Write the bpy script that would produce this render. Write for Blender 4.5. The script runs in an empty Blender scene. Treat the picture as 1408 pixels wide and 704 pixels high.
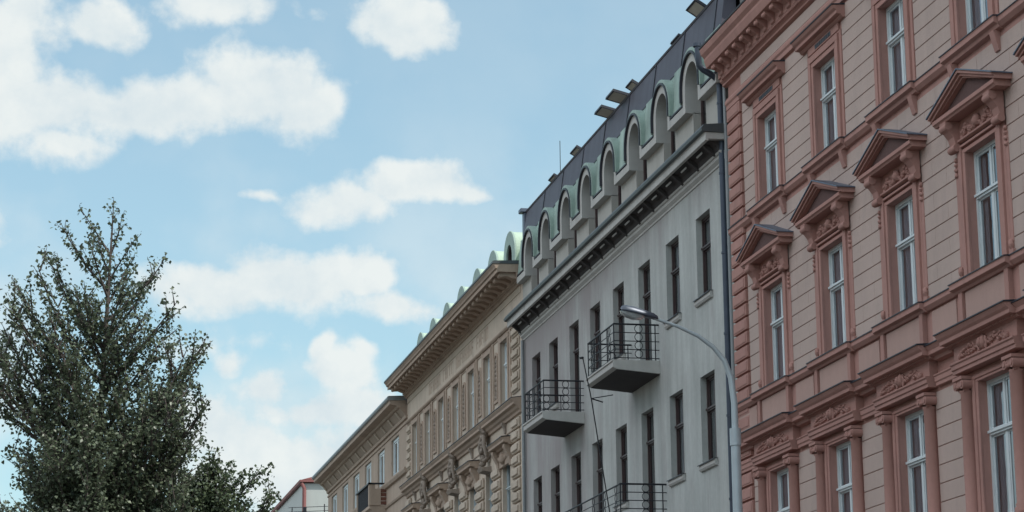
import bpy, math, random
import numpy as np
from mathutils import Vector, Matrix
R = math.radians
scene = bpy.context.scene
col = scene.collection

# ------------------------------------------------------------------ camera
PITCH, YAW, ROLL = 0.225609302, 0.208785965, -0.0107918761
cam_d = bpy.data.cameras.new('camera'); cam = bpy.data.objects.new('camera', cam_d); col.objects.link(cam)
Fv = Vector((math.sin(YAW)*math.cos(PITCH), math.cos(YAW)*math.cos(PITCH), math.sin(PITCH)))
Rv = Vector((math.cos(YAW), -math.sin(YAW), 0)); Uv = Rv.cross(Fv)
R2 = Rv*math.cos(ROLL) + Uv*math.sin(ROLL); U2 = -Rv*math.sin(ROLL) + Uv*math.cos(ROLL)
m = Matrix((R2, U2, -Fv)).transposed().to_4x4(); m.translation = Vector((0, 0, 1.7))
cam.matrix_world = m
cam_d.sensor_width = 36; cam_d.lens = 3272.2/1408*36; cam_d.clip_end = 5000; cam_d.clip_start = 0.2
scene.camera = cam

# ------------------------------------------------------------------ light
SUN_EL, SUN_AZ = 56.0, 135.0          # azimuth clockwise from +Y (street direction): high, from behind the facades
sd = bpy.data.lights.new('sun', 'SUN'); sd.energy = 3.6; sd.angle = R(0.6); sd.color = (1.0, .955, .88)
sun = bpy.data.objects.new('sun', sd); col.objects.link(sun)
dirv = Vector((math.sin(R(SUN_AZ))*math.cos(R(SUN_EL)), math.cos(R(SUN_AZ))*math.cos(R(SUN_EL)), math.sin(R(SUN_EL))))
sun.rotation_euler = dirv.to_track_quat('Z', 'Y').to_euler()
sun.location = (60, 0, 80)
EXPO = 0.0
scene.view_settings.view_transform = 'Standard'; scene.view_settings.look = 'None'
scene.view_settings.exposure = EXPO; scene.view_settings.gamma = 1
scene.view_settings.use_curve_mapping = False

world = bpy.data.worlds.new('World'); scene.world = world; world.use_nodes = True
nt = world.node_tree; nt.nodes.clear(); N = nt.nodes; Lk = nt.links
def wn(t, **k):
    n = N.new(t)
    for a, b in k.items(): setattr(n, a, b)
    return n
def wmath(op, a, b=None, c=None, clamp=False):
    n = wn('ShaderNodeMath', operation=op, use_clamp=clamp)
    for i, v in enumerate((a, b, c)):
        if v is None: continue
        if isinstance(v, (int, float)): n.inputs[i].default_value = v
        else: Lk.new(v, n.inputs[i])
    return n.outputs[0]
sky = wn('ShaderNodeTexSky'); sky.sky_type = 'NISHITA'; sky.sun_disc = False
sky.sun_elevation = R(SUN_EL); sky.sun_rotation = R(SUN_AZ); sky.air_density = 1.0; sky.dust_density = 1.3; sky.ozone_density = 1.0
tc = wn('ShaderNodeTexCoord'); sep = wn('ShaderNodeSeparateXYZ'); Lk.new(tc.outputs['Generated'], sep.inputs[0])
yy = wmath('MAXIMUM', sep.outputs[1], 0.08)
u = wmath('DIVIDE', sep.outputs[0], yy); v = wmath('DIVIDE', sep.outputs[2], yy)
comb = wn('ShaderNodeCombineXYZ'); Lk.new(u, comb.inputs[0]); Lk.new(v, comb.inputs[1])
# clouds of this sky: (east/north, up/north, half width, half height, weight) as directions
CLOUDS = [
 (0.0073, 0.2917, 0.0401, 0.0202, 1.00),
 (0.0474, 0.2937, 0.0407, 0.0164, 1.00),
 (0.0959, 0.3044, 0.0358, 0.0220, 1.10),
 (0.1136, 0.2971, 0.0192, 0.0183, 1.00),
 (0.0186, 0.2745, 0.0231, 0.0097, 0.80),
 (-0.0058, 0.3171, 0.0169, 0.0246, 1.00),
 (-0.0094, 0.3333, 0.0215, 0.0165, 1.00),
 (0.0339, 0.3326, 0.0150, 0.0120, 0.90),
 (0.0874, 0.3417, 0.0347, 0.0121, 1.00),
 (0.1652, 0.3402, 0.0258, 0.0144, 1.00),
 (0.1751, 0.3306, 0.0132, 0.0075, 0.70),
 (0.1347, 0.2546, 0.0273, 0.0111, 1.00),
 (0.1700, 0.2649, 0.0310, 0.0109, 1.00),
 (0.1895, 0.2634, 0.0180, 0.0053, 0.80),
 (0.1029, 0.2565, 0.0111, 0.0026, 0.48),
 (0.0801, 0.2129, 0.0296, 0.0115, 1.00),
 (0.1143, 0.2204, 0.0364, 0.0148, 1.00),
 (0.1428, 0.2269, 0.0224, 0.0136, 1.10),
 (0.1651, 0.2092, 0.0193, 0.0090, 0.90),
 (0.1404, 0.1807, 0.0145, 0.0114, 1.00),
 (0.1461, 0.1885, 0.0082, 0.0077, 0.90),
 (0.1309, 0.1912, 0.0044, 0.0057, 0.80),
 (0.0874, 0.1831, 0.0093, 0.0063, 0.75),
 (0.0842, 0.1534, 0.0246, 0.0155, 1.00),
 (0.1090, 0.1399, 0.0466, 0.0218, 1.10),
 (0.1243, 0.1620, 0.0345, 0.0100, 0.80),
 (0.1055, 0.1710, 0.0187, 0.0082, 0.75),
 (0.1462, 0.1657, 0.0221, 0.0126, 0.80),
 (0.0749, 0.1609, 0.0153, 0.0106, 0.90),
 (0.0682, 0.1920, 0.0277, 0.0063, 0.35),
 (0.0062, 0.3276, 0.0185, 0.0099, 0.50),
 (-0.0327, 0.2325, 0.0269, 0.0157, 0.80),
 (0.2120, 0.3741, 0.0408, 0.0140, 0.90),
 (0.0329, 0.3693, 0.0476, 0.0169, 0.90),
 (-0.0478, 0.3050, 0.0454, 0.0259, 1.00),
 (0.2817, 0.4287, 0.0567, 0.0218, 1.00),
 (0.3882, 0.4182, 0.0515, 0.0221, 1.00),
 (0.1338, 0.1373, 0.0250, 0.0187, 1.00),
]
wob = wn('ShaderNodeTexNoise'); wob.noise_dimensions = '2D'; wob.inputs['Scale'].default_value = 22; wob.inputs['Detail'].default_value = 3
Lk.new(comb.outputs[0], wob.inputs['Vector'])
wsub = wn('ShaderNodeVectorMath', operation='SUBTRACT'); Lk.new(wob.outputs['Color'], wsub.inputs[0]); wsub.inputs[1].default_value = (.5, .5, .5)
wsc = wn('ShaderNodeVectorMath', operation='SCALE'); Lk.new(wsub.outputs[0], wsc.inputs[0]); wsc.inputs['Scale'].default_value = .022
wadd = wn('ShaderNodeVectorMath', operation='ADD'); Lk.new(comb.outputs[0], wadd.inputs[0]); Lk.new(wsc.outputs[0], wadd.inputs[1])
cur = None
for (cu, cv, ru, rv, wt) in CLOUDS:
    s = wn('ShaderNodeVectorMath', operation='SUBTRACT'); Lk.new(wadd.outputs[0], s.inputs[0]); s.inputs[1].default_value = (cu, cv, 0)
    q = wn('ShaderNodeVectorMath', operation='MULTIPLY'); Lk.new(s.outputs[0], q.inputs[0]); q.inputs[1].default_value = (1/ru, 1/rv, 0)
    l = wn('ShaderNodeVectorMath', operation='LENGTH'); Lk.new(q.outputs[0], l.inputs[0])
    d = wmath('MULTIPLY_ADD', l.outputs['Value'], -wt, wt)
    cur = d if cur is None else wmath('SMOOTH_MAX', cur, d, .22)
n1 = wn('ShaderNodeTexNoise'); n1.noise_dimensions = '2D'; n1.inputs['Scale'].default_value = 34; n1.inputs['Detail'].default_value = 9; n1.inputs['Roughness'].default_value = .57
Lk.new(comb.outputs[0], n1.inputs['Vector'])
mpb = wn('ShaderNodeVectorMath', operation='ADD'); Lk.new(comb.outputs[0], mpb.inputs[0]); mpb.inputs[1].default_value = (.004, .007, 0)
n1b = wn('ShaderNodeTexNoise'); n1b.noise_dimensions = '2D'; n1b.inputs['Scale'].default_value = 34; n1b.inputs['Detail'].default_value = 9; n1b.inputs['Roughness'].default_value = .57
Lk.new(mpb.outputs[0], n1b.inputs['Vector'])
relief = wmath('MULTIPLY', wmath('SUBTRACT', n1.outputs[0], n1b.outputs[0]), 1.6)
dens = wmath('ADD', cur, wmath('MULTIPLY', wmath('SUBTRACT', n1.outputs[0], .5), 1.8))
mr = wn('ShaderNodeMapRange'); mr.interpolation_type = 'SMOOTHSTEP'; Lk.new(dens, mr.inputs[0])
mr.inputs[1].default_value = -.22; mr.inputs[2].default_value = .50
# cloud cover outside the view, made denser to raise the ambient light
n2 = wn('ShaderNodeTexNoise'); n2.inputs['Scale'].default_value = 2.2; n2.inputs['Detail'].default_value = 6
Lk.new(tc.outputs['Generated'], n2.inputs['Vector'])
mr2 = wn('ShaderNodeMapRange'); mr2.interpolation_type = 'SMOOTHSTEP'; Lk.new(n2.outputs[0], mr2.inputs[0])
mr2.inputs[1].default_value = .40; mr2.inputs[2].default_value = .60; mr2.inputs[4].default_value = .9
offv = wmath('SUBTRACT', 1.0, wmath('MULTIPLY', wmath('GREATER_THAN', sep.outputs[1], .08), wmath('LESS_THAN', wmath('ABSOLUTE', u), .75)))
alpha = wmath('MAXIMUM', mr.outputs[0], wmath('MULTIPLY', mr2.outputs[0], offv))
veil_n = wn('ShaderNodeTexNoise'); veil_n.noise_dimensions = '2D'; veil_n.inputs['Scale'].default_value = 13; veil_n.inputs['Detail'].default_value = 7; Lk.new(comb.outputs[0], veil_n.inputs['Vector'])
vm = wn('ShaderNodeMapRange'); vm.interpolation_type = 'SMOOTHSTEP'; Lk.new(veil_n.outputs[0], vm.inputs[0]); vm.inputs[1].default_value = .36; vm.inputs[2].default_value = .68
vh = wn('ShaderNodeMapRange'); Lk.new(v, vh.inputs[0]); vh.inputs[1].default_value = .30; vh.inputs[2].default_value = .17; vh.inputs[3].default_value = .10; vh.inputs[4].default_value = .62
alpha = wmath('MAXIMUM', alpha, wmath('MULTIPLY', vm.outputs[0], vh.outputs[0]))
alpha = wmath('MULTIPLY', alpha, .96)
# cloud brightness varies gently with thickness
n3 = wn('ShaderNodeTexNoise'); n3.noise_dimensions = '2D'; n3.inputs['Scale'].default_value = 16; n3.inputs['Detail'].default_value = 6
Lk.new(comb.outputs[0], n3.inputs['Vector'])
SKY_S = 0.15
cr = wn('ShaderNodeMix', data_type='RGBA'); Lk.new(wmath('ADD', wmath('MULTIPLY_ADD', n3.outputs[0], 1.5, -.08), relief, clamp=True), cr.inputs[0])
CW = 1/SKY_S; WEST_BOOST = (4.75, 4.45, 4.6, 1)
cr.inputs[6].default_value = (.67*CW, .765*CW, .81*CW, 1); cr.inputs[7].default_value = (.85*CW, .895*CW, .885*CW, 1)
tint = wn('ShaderNodeVectorMath', operation='MULTIPLY'); Lk.new(sky.outputs[0], tint.inputs[0]); tint.inputs[1].default_value = (1.02, 1.27, 1.14)
hz = wn('ShaderNodeMix', data_type='RGBA')
hm = wn('ShaderNodeMapRange'); Lk.new(sep.outputs[2], hm.inputs[0]); hm.inputs[1].default_value = .10; hm.inputs[2].default_value = .34; hm.inputs[3].default_value = .36; hm.inputs[4].default_value = .28
Lk.new(hm.outputs[0], hz.inputs[0])
Lk.new(tint.outputs[0], hz.inputs[6]); hz.inputs[7].default_value = (.60*CW, .74*CW, .81*CW, 1)
# unseen clouds to the west, boosted high up as fill light on the facades
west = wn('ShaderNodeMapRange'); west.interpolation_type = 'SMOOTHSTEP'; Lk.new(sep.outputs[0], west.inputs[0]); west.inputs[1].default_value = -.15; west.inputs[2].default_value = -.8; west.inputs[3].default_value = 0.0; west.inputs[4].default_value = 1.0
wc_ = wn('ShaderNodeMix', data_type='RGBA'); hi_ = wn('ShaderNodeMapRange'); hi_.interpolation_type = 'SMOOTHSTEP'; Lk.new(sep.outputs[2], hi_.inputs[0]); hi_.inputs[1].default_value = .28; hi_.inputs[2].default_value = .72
Lk.new(wmath('MULTIPLY', west.outputs[0], hi_.outputs[0]), wc_.inputs[0]); wc_.inputs[6].default_value = (1, 1, 1, 1); wc_.inputs[7].default_value = WEST_BOOST
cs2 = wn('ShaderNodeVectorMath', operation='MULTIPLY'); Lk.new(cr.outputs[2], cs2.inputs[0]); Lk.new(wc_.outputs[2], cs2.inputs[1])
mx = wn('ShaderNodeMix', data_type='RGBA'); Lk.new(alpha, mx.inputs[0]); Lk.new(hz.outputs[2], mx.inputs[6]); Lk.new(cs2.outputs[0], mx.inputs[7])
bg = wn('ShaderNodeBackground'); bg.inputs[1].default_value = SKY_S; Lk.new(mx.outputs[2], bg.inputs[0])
wo = wn('ShaderNodeOutputWorld'); Lk.new(bg.outputs[0], wo.inputs[0])
scene.cycles.max_bounces = 8; scene.cycles.transparent_max_bounces = 12

# ------------------------------------------------------------------ materials
def mat_base(name):
    m = bpy.data.materials.new(name); m.use_nodes = True
    return m, m.node_tree, m.node_tree.nodes['Principled BSDF']
def plaster(name, rgb, var=.12, streak=.12, rough=.9, bump=.25, dirt=(.10, .09, .08), dirt_amt=.25, scale=1.0, grime=0):
    m, t, b = mat_base(name); n = t.nodes; l = t.links
    tcn = n.new('ShaderNodeTexCoord')
    def noise(sc, det, mp=None, rg=.5):
        q = n.new('ShaderNodeTexNoise'); q.inputs['Scale'].default_value = sc; q.inputs['Detail'].default_value = det; q.inputs['Roughness'].default_value = rg
        if mp:
            g = n.new('ShaderNodeMapping'); g.inputs['Scale'].default_value = mp; l.new(tcn.outputs['Object'], g.inputs[0]); l.new(g.outputs[0], q.inputs['Vector'])
        else: l.new(tcn.outputs['Object'], q.inputs['Vector'])
        return q
    big = noise(.55*scale, 5, rg=.6); fine = noise(9*scale, 5); stv = noise(2.2*scale, 4, (1, 1, .09), .6)
    def mth(op, a, bb):
        q = n.new('ShaderNodeMath'); q.operation = op
        for i, vv in enumerate((a, bb)):
            if isinstance(vv, (int, float)): q.inputs[i].default_value = vv
            else: l.new(vv, q.inputs[i])
        return q.outputs[0]
    f1 = mth('MULTIPLY', mth('SUBTRACT', big.outputs[0], .5), var*3)
    f2 = mth('MULTIPLY', mth('SUBTRACT', stv.outputs[0], .5), streak*3)
    f3 = mth('MULTIPLY', mth('SUBTRACT', fine.outputs[0], .5), var*1.2)
    f = mth('ADD', mth('ADD', mth('ADD', f1, f2), f3), 1.0)
    mu = n.new('ShaderNodeVectorMath'); mu.operation = 'SCALE'; mu.inputs[0].default_value = rgb; l.new(f, mu.inputs['Scale'])
    dm = noise(1.3*scale, 7, (1, 1, .35), .65)
    rp = n.new('ShaderNodeMapRange'); rp.inputs[1].default_value = .52; rp.inputs[2].default_value = .78; rp.inputs[4].default_value = dirt_amt
    l.new(dm.outputs[0], rp.inputs[0])
    fac = rp.outputs[0]
    if grime:                                     # soot washed down from the cornice, and a darker tone along the far half of the wall
        sp = n.new('ShaderNodeSeparateXYZ'); l.new(tcn.outputs['Object'], sp.inputs[0])
        ga = n.new('ShaderNodeMapRange'); ga.inputs[1].default_value = 14.6; ga.inputs[2].default_value = 16.6; ga.inputs[4].default_value = .55; l.new(sp.outputs[2], ga.inputs[0])
        gb = n.new('ShaderNodeMapRange'); gb.inputs[1].default_value = -6.5; gb.inputs[2].default_value = 9; gb.inputs[4].default_value = .75; l.new(sp.outputs[1], gb.inputs[0])
        gn = noise(.8, 6, (1, .8, .22), .65)
        gx = mth('ADD', mth('ADD', ga.outputs[0], gb.outputs[0]), mth('MULTIPLY', mth('SUBTRACT', gn.outputs[0], .5), 2.2))
        gr = n.new('ShaderNodeMapRange'); gr.interpolation_type = 'SMOOTHSTEP'; gr.inputs[1].default_value = .0; gr.inputs[2].default_value = 1.1; gr.inputs[4].default_value = .8; l.new(gx, gr.inputs[0])
        fac = mth('MAXIMUM', rp.outputs[0], gr.outputs[0])
    mi = n.new('ShaderNodeMix'); mi.data_type = 'RGBA'; l.new(fac, mi.inputs[0]); l.new(mu.outputs[0], mi.inputs[6]); mi.inputs[7].default_value = (*dirt, 1)
    l.new(mi.outputs[2], b.inputs['Base Color'])
    b.inputs['Roughness'].default_value = rough
    if 'Specular IOR Level' in b.inputs: b.inputs['Specular IOR Level'].default_value = .25
    bp = n.new('ShaderNodeBump'); bp.inputs['Strength'].default_value = bump; bp.inputs['Distance'].default_value = .02
    fb = noise(28*scale, 6, rg=.6); l.new(fb.outputs[0], bp.inputs['Height']); l.new(bp.outputs[0], b.inputs['Normal'])
    return m
def simple(name, rgb, rough=.5, metal=0, var=.15, bump=.05, sc=6):
    m, t, b = mat_base(name); n = t.nodes; l = t.links
    tcn = n.new('ShaderNodeTexCoord'); q = n.new('ShaderNodeTexNoise'); q.inputs['Scale'].default_value = sc; q.inputs['Detail'].default_value = 5
    l.new(tcn.outputs['Object'], q.inputs['Vector'])
    mr_ = n.new('ShaderNodeMapRange'); mr_.inputs[3].default_value = 1-var; mr_.inputs[4].default_value = 1+var; l.new(q.outputs[0], mr_.inputs[0])
    mu = n.new('ShaderNodeVectorMath'); mu.operation = 'SCALE'; mu.inputs[0].default_value = rgb; l.new(mr_.outputs[0], mu.inputs['Scale'])
    l.new(mu.outputs[0], b.inputs['Base Color']); b.inputs['Roughness'].default_value = rough; b.inputs['Metallic'].default_value = metal
    bp = n.new('ShaderNodeBump'); bp.inputs['Strength'].default_value = bump; bp.inputs['Distance'].default_value = .02; l.new(q.outputs[0], bp.inputs['Height']); l.new(bp.outputs[0], b.inputs['Normal'])
    return m
def glass(name, tint=(.72, .76, .80), rough=.02):
    m = bpy.data.materials.new(name); m.use_nodes = True; t = m.node_tree; n = t.nodes; l = t.links; n.clear()
    tr = n.new('ShaderNodeBsdfTransparent'); tr.inputs[0].default_value = (*tint, 1)
    gl = n.new('ShaderNodeBsdfGlossy'); gl.inputs['Roughness'].default_value = rough; gl.inputs[0].default_value = (.9, .93, .95, 1)
    fr = n.new('ShaderNodeFresnel'); fr.inputs[0].default_value = 1.6
    mul = n.new('ShaderNodeMath'); mul.operation = 'MULTIPLY_ADD'; mul.inputs[1].default_value = 1.6; mul.inputs[2].default_value = .04; l.new(fr.outputs[0], mul.inputs[0])
    tcn = n.new('ShaderNodeTexCoord'); q = n.new('ShaderNodeTexNoise'); q.inputs['Scale'].default_value = 1.4
    l.new(tcn.outputs['Object'], q.inputs['Vector'])
    bp = n.new('ShaderNodeBump'); bp.inputs['Strength'].default_value = .12; bp.inputs['Distance'].default_value = .05; l.new(q.outputs[0], bp.inputs['Height']); l.new(bp.outputs[0], gl.inputs['Normal'])
    mx_ = n.new('ShaderNodeMixShader'); l.new(mul.outputs[0], mx_.inputs[0]); l.new(tr.outputs[0], mx_.inputs[1]); l.new(gl.outputs[0], mx_.inputs[2])
    o = n.new('ShaderNodeOutputMaterial'); l.new(mx_.outputs[0], o.inputs[0])
    return m
M = {}
M['pink_wall'] = plaster('pink_wall', (.485, .38, .338), var=.09, bump=.3, streak=.05, dirt_amt=.4, dirt=(.31, .25, .23))
M['pink_trim'] = plaster('pink_trim', (.42, .235, .203), var=.13, streak=.08, dirt_amt=.5, dirt=(.24, .145, .13))
M['pink_panel'] = plaster('pink_panel', (.46, .31, .27), var=.08, streak=.06, dirt_amt=.25, dirt=(.3, .22, .2))
M['tympanum'] = plaster('tympanum', (.13, .08, .075), var=.1, streak=.05)  # darkened base colour stands in for the shade inside the pediment
M['grey_wall'] = plaster('grey_wall', (.435, .455, .44), var=.17, streak=.24, dirt_amt=.5, dirt=(.28, .245, .245), grime=1)
M['grey_trim'] = plaster('grey_trim', (.47, .465, .445), var=.10, streak=.10, dirt_amt=.35, dirt=(.2, .19, .18))
M['attic_wall'] = plaster('attic_wall', (.42, .41, .38), var=.08, streak=.08, dirt_amt=.3, dirt=(.24, .21, .18))
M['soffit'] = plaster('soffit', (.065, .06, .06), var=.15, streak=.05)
M['sand_wall'] = plaster('sand_wall', (.53, .45, .37), var=.16, streak=.12, dirt_amt=.5, dirt=(.19, .15, .125))
M['sand_trim'] = plaster('sand_trim', (.41, .32, .255), var=.14, streak=.10, dirt_amt=.5, dirt=(.16, .115, .095))
M['sand_pale'] = plaster('sand_pale', (.50, .42, .34), var=.10, streak=.10, dirt_amt=.3, dirt=(.22, .18, .15))
M['brown_wall'] = plaster('brown_wall', (.42, .335, .27), var=.12, streak=.12, dirt_amt=.4, dirt=(.18, .14, .12))
M['far_wall'] = plaster('far_wall', (.50, .53, .52), var=.04, streak=.05, dirt_amt=.1)
M['far_red'] = simple('far_red', (.26, .10, .095), .6)
M['copper'] = plaster('copper', (.33, .43, .385), var=.26, streak=.4, dirt_amt=.6, dirt=(.19, .28, .25), rough=.6, bump=.1)
M['copper_pale'] = plaster('copper_pale', (.42, .53, .43), var=.08, streak=.18, dirt_amt=.2, dirt=(.32, .44, .37), rough=.6, bump=.1)
M['slate'] = plaster('slate', (.085, .083, .105), var=.12, streak=.25, dirt_amt=.3, dirt=(.06, .055, .062), rough=.55, bump=.1)
M['flashing'] = simple('flashing', (.028, .030, .042), .55, .0)
M['flash_blue'] = simple('flash_blue', (.10, .125, .17), .45, .2)
M['gutter'] = simple('gutter', (.075, .088, .095), .5, .2, var=.35, sc=3)
M['blind'] = simple('blind', (.62, .58, .50), .8)
M['zinc'] = simple('zinc', (.26, .29, .31), .45, .3, var=.2)
M['pipe'] = simple('pipe', (.055, .07, .10), .45, .3, var=.3, sc=3)
M['pipe_grey'] = simple('pipe_grey', (.25, .27, .28), .5, .2)
M['white_frame'] = simple('white_frame', (.62, .68, .70), .45, var=.08)
M['dark_frame'] = simple('dark_frame', (.055, .032, .032), .5, var=.3)
M['grey_frame'] = simple('grey_frame', (.42, .48, .50), .5)
M['glass'] = glass('window_glass')
M['glass_dark'] = glass('dark_glass', (.30, .32, .36))
M['curtain'] = simple('curtain', (.74, .77, .82), .9, var=.06, sc=2)
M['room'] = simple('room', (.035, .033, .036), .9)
M['iron'] = simple('iron', (.022, .023, .03), .5, .4)
M['wood'] = simple('wood', (.16, .06, .04), .6, var=.3, sc=5)
M['lamp_paint'] = simple('lamp_paint', (.47, .54, .58), .45, .2, var=.12, sc=4)
M['lamp_dark'] = simple('lamp_dark', (.075, .09, .12), .4, .3)
M['stone_relief'] = plaster('stone_relief', (.30, .25, .21), var=.25, streak=.1, dirt_amt=.5, dirt=(.09, .075, .07), scale=2)
def lens_mat():
    m, t, b = mat_base('lens'); b.inputs['Base Color'].default_value = (.55, .6, .62, 1); b.inputs['Roughness'].default_value = .12
    b.inputs['Transmission Weight'].default_value = .55; b.inputs['IOR'].default_value = 1.45
    return m
M['lens'] = lens_mat()
def leaf_mat(name, c1, c2):
    m = bpy.data.materials.new(name); m.use_nodes = True; t = m.node_tree; n = t.nodes; l = t.links; n.clear()
    at = n.new('ShaderNodeAttribute'); at.attribute_name = 'tone'
    mi = n.new('ShaderNodeMix'); mi.data_type = 'RGBA'; l.new(at.outputs['Fac'], mi.inputs[0]); mi.inputs[6].default_value = (*c1, 1); mi.inputs[7].default_value = (*c2, 1)
    d = n.new('ShaderNodeBsdfPrincipled'); d.inputs['Roughness'].default_value = .38; l.new(mi.outputs[2], d.inputs['Base Color'])
    d.inputs['Specular IOR Level'].default_value = .45
    tr = n.new('ShaderNodeBsdfTranslucent'); l.new(mi.outputs[2], tr.inputs[0])
    mx_ = n.new('ShaderNodeMixShader'); mx_.inputs[0].default_value = .3; l.new(d.outputs[0], mx_.inputs[1]); l.new(tr.outputs[0], mx_.inputs[2])
    o = n.new('ShaderNodeOutputMaterial'); l.new(mx_.outputs[0], o.inputs[0]); return m
M['leaf'] = leaf_mat('leaf', (.075, .10, .07), (.205, .25, .155))
M['leaf_b'] = leaf_mat('leaf_b', (.07, .10, .065), (.19, .24, .13))
M['bark'] = plaster('bark', (.10, .085, .08), var=.3, streak=.3, bump=.6, scale=4)
M['asphalt'] = plaster('asphalt', (.05, .05, .052), var=.1, streak=0, dirt_amt=.3, dirt=(.035, .034, .034), scale=.6)
M['paving'] = plaster('paving', (.19, .18, .17), var=.1, streak=0, dirt_amt=.3)
M['kerb'] = plaster('kerb', (.3, .29, .28), var=.1, streak=0)
M['ground'] = plaster('ground', (.075, .078, .06), var=.1, streak=0, scale=.2)
M['line'] = simple('line', (.75, .75, .73), .7)

# ------------------------------------------------------------------ mesh helpers
class MB:
    def __init__(s): s.v = []; s.f = []; s.sm = []; s.pieces = []
    def add(s, vs, fs, smooth=False):
        o = len(s.v); fo = len(s.f); s.v += [tuple(p) for p in vs]; s.f += [tuple(i+o for i in f) for f in fs]; s.sm += [smooth]*len(fs); s.pieces.append((o, len(s.v), fo, len(s.f))); return s
    def box(s, x0, x1, y0, y1, z0, z1):
        if x0 > x1: x0, x1 = x1, x0
        if y0 > y1: y0, y1 = y1, y0
        if z0 > z1: z0, z1 = z1, z0
        return s.add([(x0,y0,z0),(x1,y0,z0),(x1,y1,z0),(x0,y1,z0),(x0,y0,z1),(x1,y0,z1),(x1,y1,z1),(x0,y1,z1)],
                     [(0,3,2,1),(4,5,6,7),(0,1,5,4),(1,2,6,5),(2,3,7,6),(3,0,4,7)])
    def prism(s, prof, y0, y1):           # profile (x, z) extruded along y
        n = len(prof); vs = [(x, y0, z) for x, z in prof] + [(x, y1, z) for x, z in prof]
        fs = [(i, (i+1) % n, n+(i+1) % n, n+i) for i in range(n)] + [tuple(range(n))[::-1], tuple(range(n, 2*n))]
        return s.add(vs, fs)
    def plate(s, poly, x0, x1):           # outline (y, z) extruded along x
        n = len(poly); vs = [(x0, y, z) for y, z in poly] + [(x1, y, z) for y, z in poly]
        fs = [(i, (i+1) % n, n+(i+1) % n, n+i) for i in range(n)] + [tuple(range(n))[::-1], tuple(range(n, 2*n))]
        return s.add(vs, fs)
    def arch(s, yc, zc, ri, ro, zb, x0, x1, n=18, legs=True, x1o=None):   # arch band with straight legs
        a = [math.pi*i/n for i in range(n+1)]
        inner = [(yc+ri*math.cos(t), zc+ri*math.sin(t)) for t in a]; outer = [(yc+ro*math.cos(t), zc+ro*math.sin(t)) for t in a]
        if legs: inner = [(yc+ri, zb)]+inner+[(yc-ri, zb)]; outer = [(yc+ro, zb)]+outer+[(yc-ro, zb)]
        k = len(inner); xb = x1 if x1o is None else x1o
        vs = [(x0,y,z) for y,z in inner]+[(x0,y,z) for y,z in outer]+[(x1,y,z) for y,z in inner]+[(xb,y,z) for y,z in outer]
        fs = []
        for i in range(k-1):
            fs += [(i,i+1,k+i+1,k+i),(2*k+i,3*k+i,3*k+i+1,2*k+i+1),(i,2*k+i,2*k+i+1,i+1),(k+i,k+i+1,3*k+i+1,3*k+i)]
        fs += [(0,k,3*k,2*k),(k-1,3*k-1,4*k-1,2*k-1)] if False else [(0,k,3*k,2*k),(k-1,2*k+k-1,3*k+k-1,k+k-1)]
        return s.add(vs, fs, False)
    def spandrel(s, yc, hw, z0, zc, r, zt, xf, th=.05, n=18):   # sheet round an arched hole
        a = [math.pi*i/n for i in range(n+1)]
        inn = [(yc+r, z0)]+[(yc+r*math.cos(t), zc+r*math.sin(t)) for t in a]+[(yc-r, z0)]
        out = [(yc+hw, z0)]
        for t in a:
            c, q = math.cos(t), math.sin(t)
            sc = min(hw/abs(c) if abs(c) > 1e-6 else 1e9, (zt-zc)/q if q > 1e-6 else 1e9)
            out.append((yc+sc*c, zc+sc*q))
        out.append((yc-hw, z0)); k = len(inn)
        vs = [(xf(z), y, z) for y, z in inn]+[(xf(z), y, z) for y, z in out]
        fs = [(i, i+1, k+i+1, k+i) for i in range(k-1)]
        # corner triangles
        vs2 = []
        for sgn in (1, -1):
            js = [i for i in range(k, 2*k)]
        s.add(vs, fs)
        for sgn in (1, -1):
            a0 = math.atan2(zt-zc, hw)
            pts = [(yc+sgn*hw, zc+math.tan(min(t, a0))*hw) for t in a if t <= a0]
            lastb = (yc+sgn*hw, pts[-1][1]); nxt = [t for t in a if t > a0][0]
            top = (yc+sgn*(zt-zc)/math.tan(nxt), zt)
            cor = (yc+sgn*hw, zt)
            s.add([(xf(p[1]), p[0], p[1]) for p in (lastb, cor, top)], [(0, 1, 2)])
        return s
    def tube(s, pts, r, n=10, cap=True):
        pts = [Vector(p) for p in pts]; rr = r if isinstance(r, (list, tuple)) else [r]*len(pts)
        rings = []; prev = None
        for i, p in enumerate(pts):
            t = (pts[min(i+1, len(pts)-1)]-pts[max(i-1, 0)]).normalized()
            a = prev if prev is not None and abs(prev.dot(t)) < .95 else (Vector((0, 0, 1)) if abs(t.z) < .9 else Vector((0, 1, 0)))
            e1 = (a - t*a.dot(t)).normalized(); e2 = t.cross(e1); prev = e1
            rings.append([p+(e1*math.cos(2*math.pi*k/n)+e2*math.sin(2*math.pi*k/n))*rr[i] for k in range(n)])
        vs = [q for g in rings for q in g]; fs = []
        for i in range(len(pts)-1):
            for k in range(n): fs.append((i*n+k, i*n+(k+1) % n, (i+1)*n+(k+1) % n, (i+1)*n+k))
        s.add(vs, fs, True)
        if cap: s.add(rings[0][::-1], [tuple(range(n))]); s.add(rings[-1], [tuple(range(n))])
        return s
    def blob(s, c, r, seed=0, jag=.18, n=6):
        rnd = random.Random(seed); vs = []; fs = []
        rx, ry, rz = r if isinstance(r, (tuple, list)) else (r, r, r)
        vs.append((c[0], c[1], c[2]-rz))
        for i in range(1, n):
            th = math.pi*i/n - math.pi/2
            for k in range(n+2):
                ph = 2*math.pi*k/(n+2); q = 1+rnd.uniform(-jag, jag)
                vs.append((c[0]+rx*q*math.cos(th)*math.cos(ph), c[1]+ry*q*math.cos(th)*math.sin(ph), c[2]+rz*q*math.sin(th)))
        vs.append((c[0], c[1], c[2]+rz)); w = n+2
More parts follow.
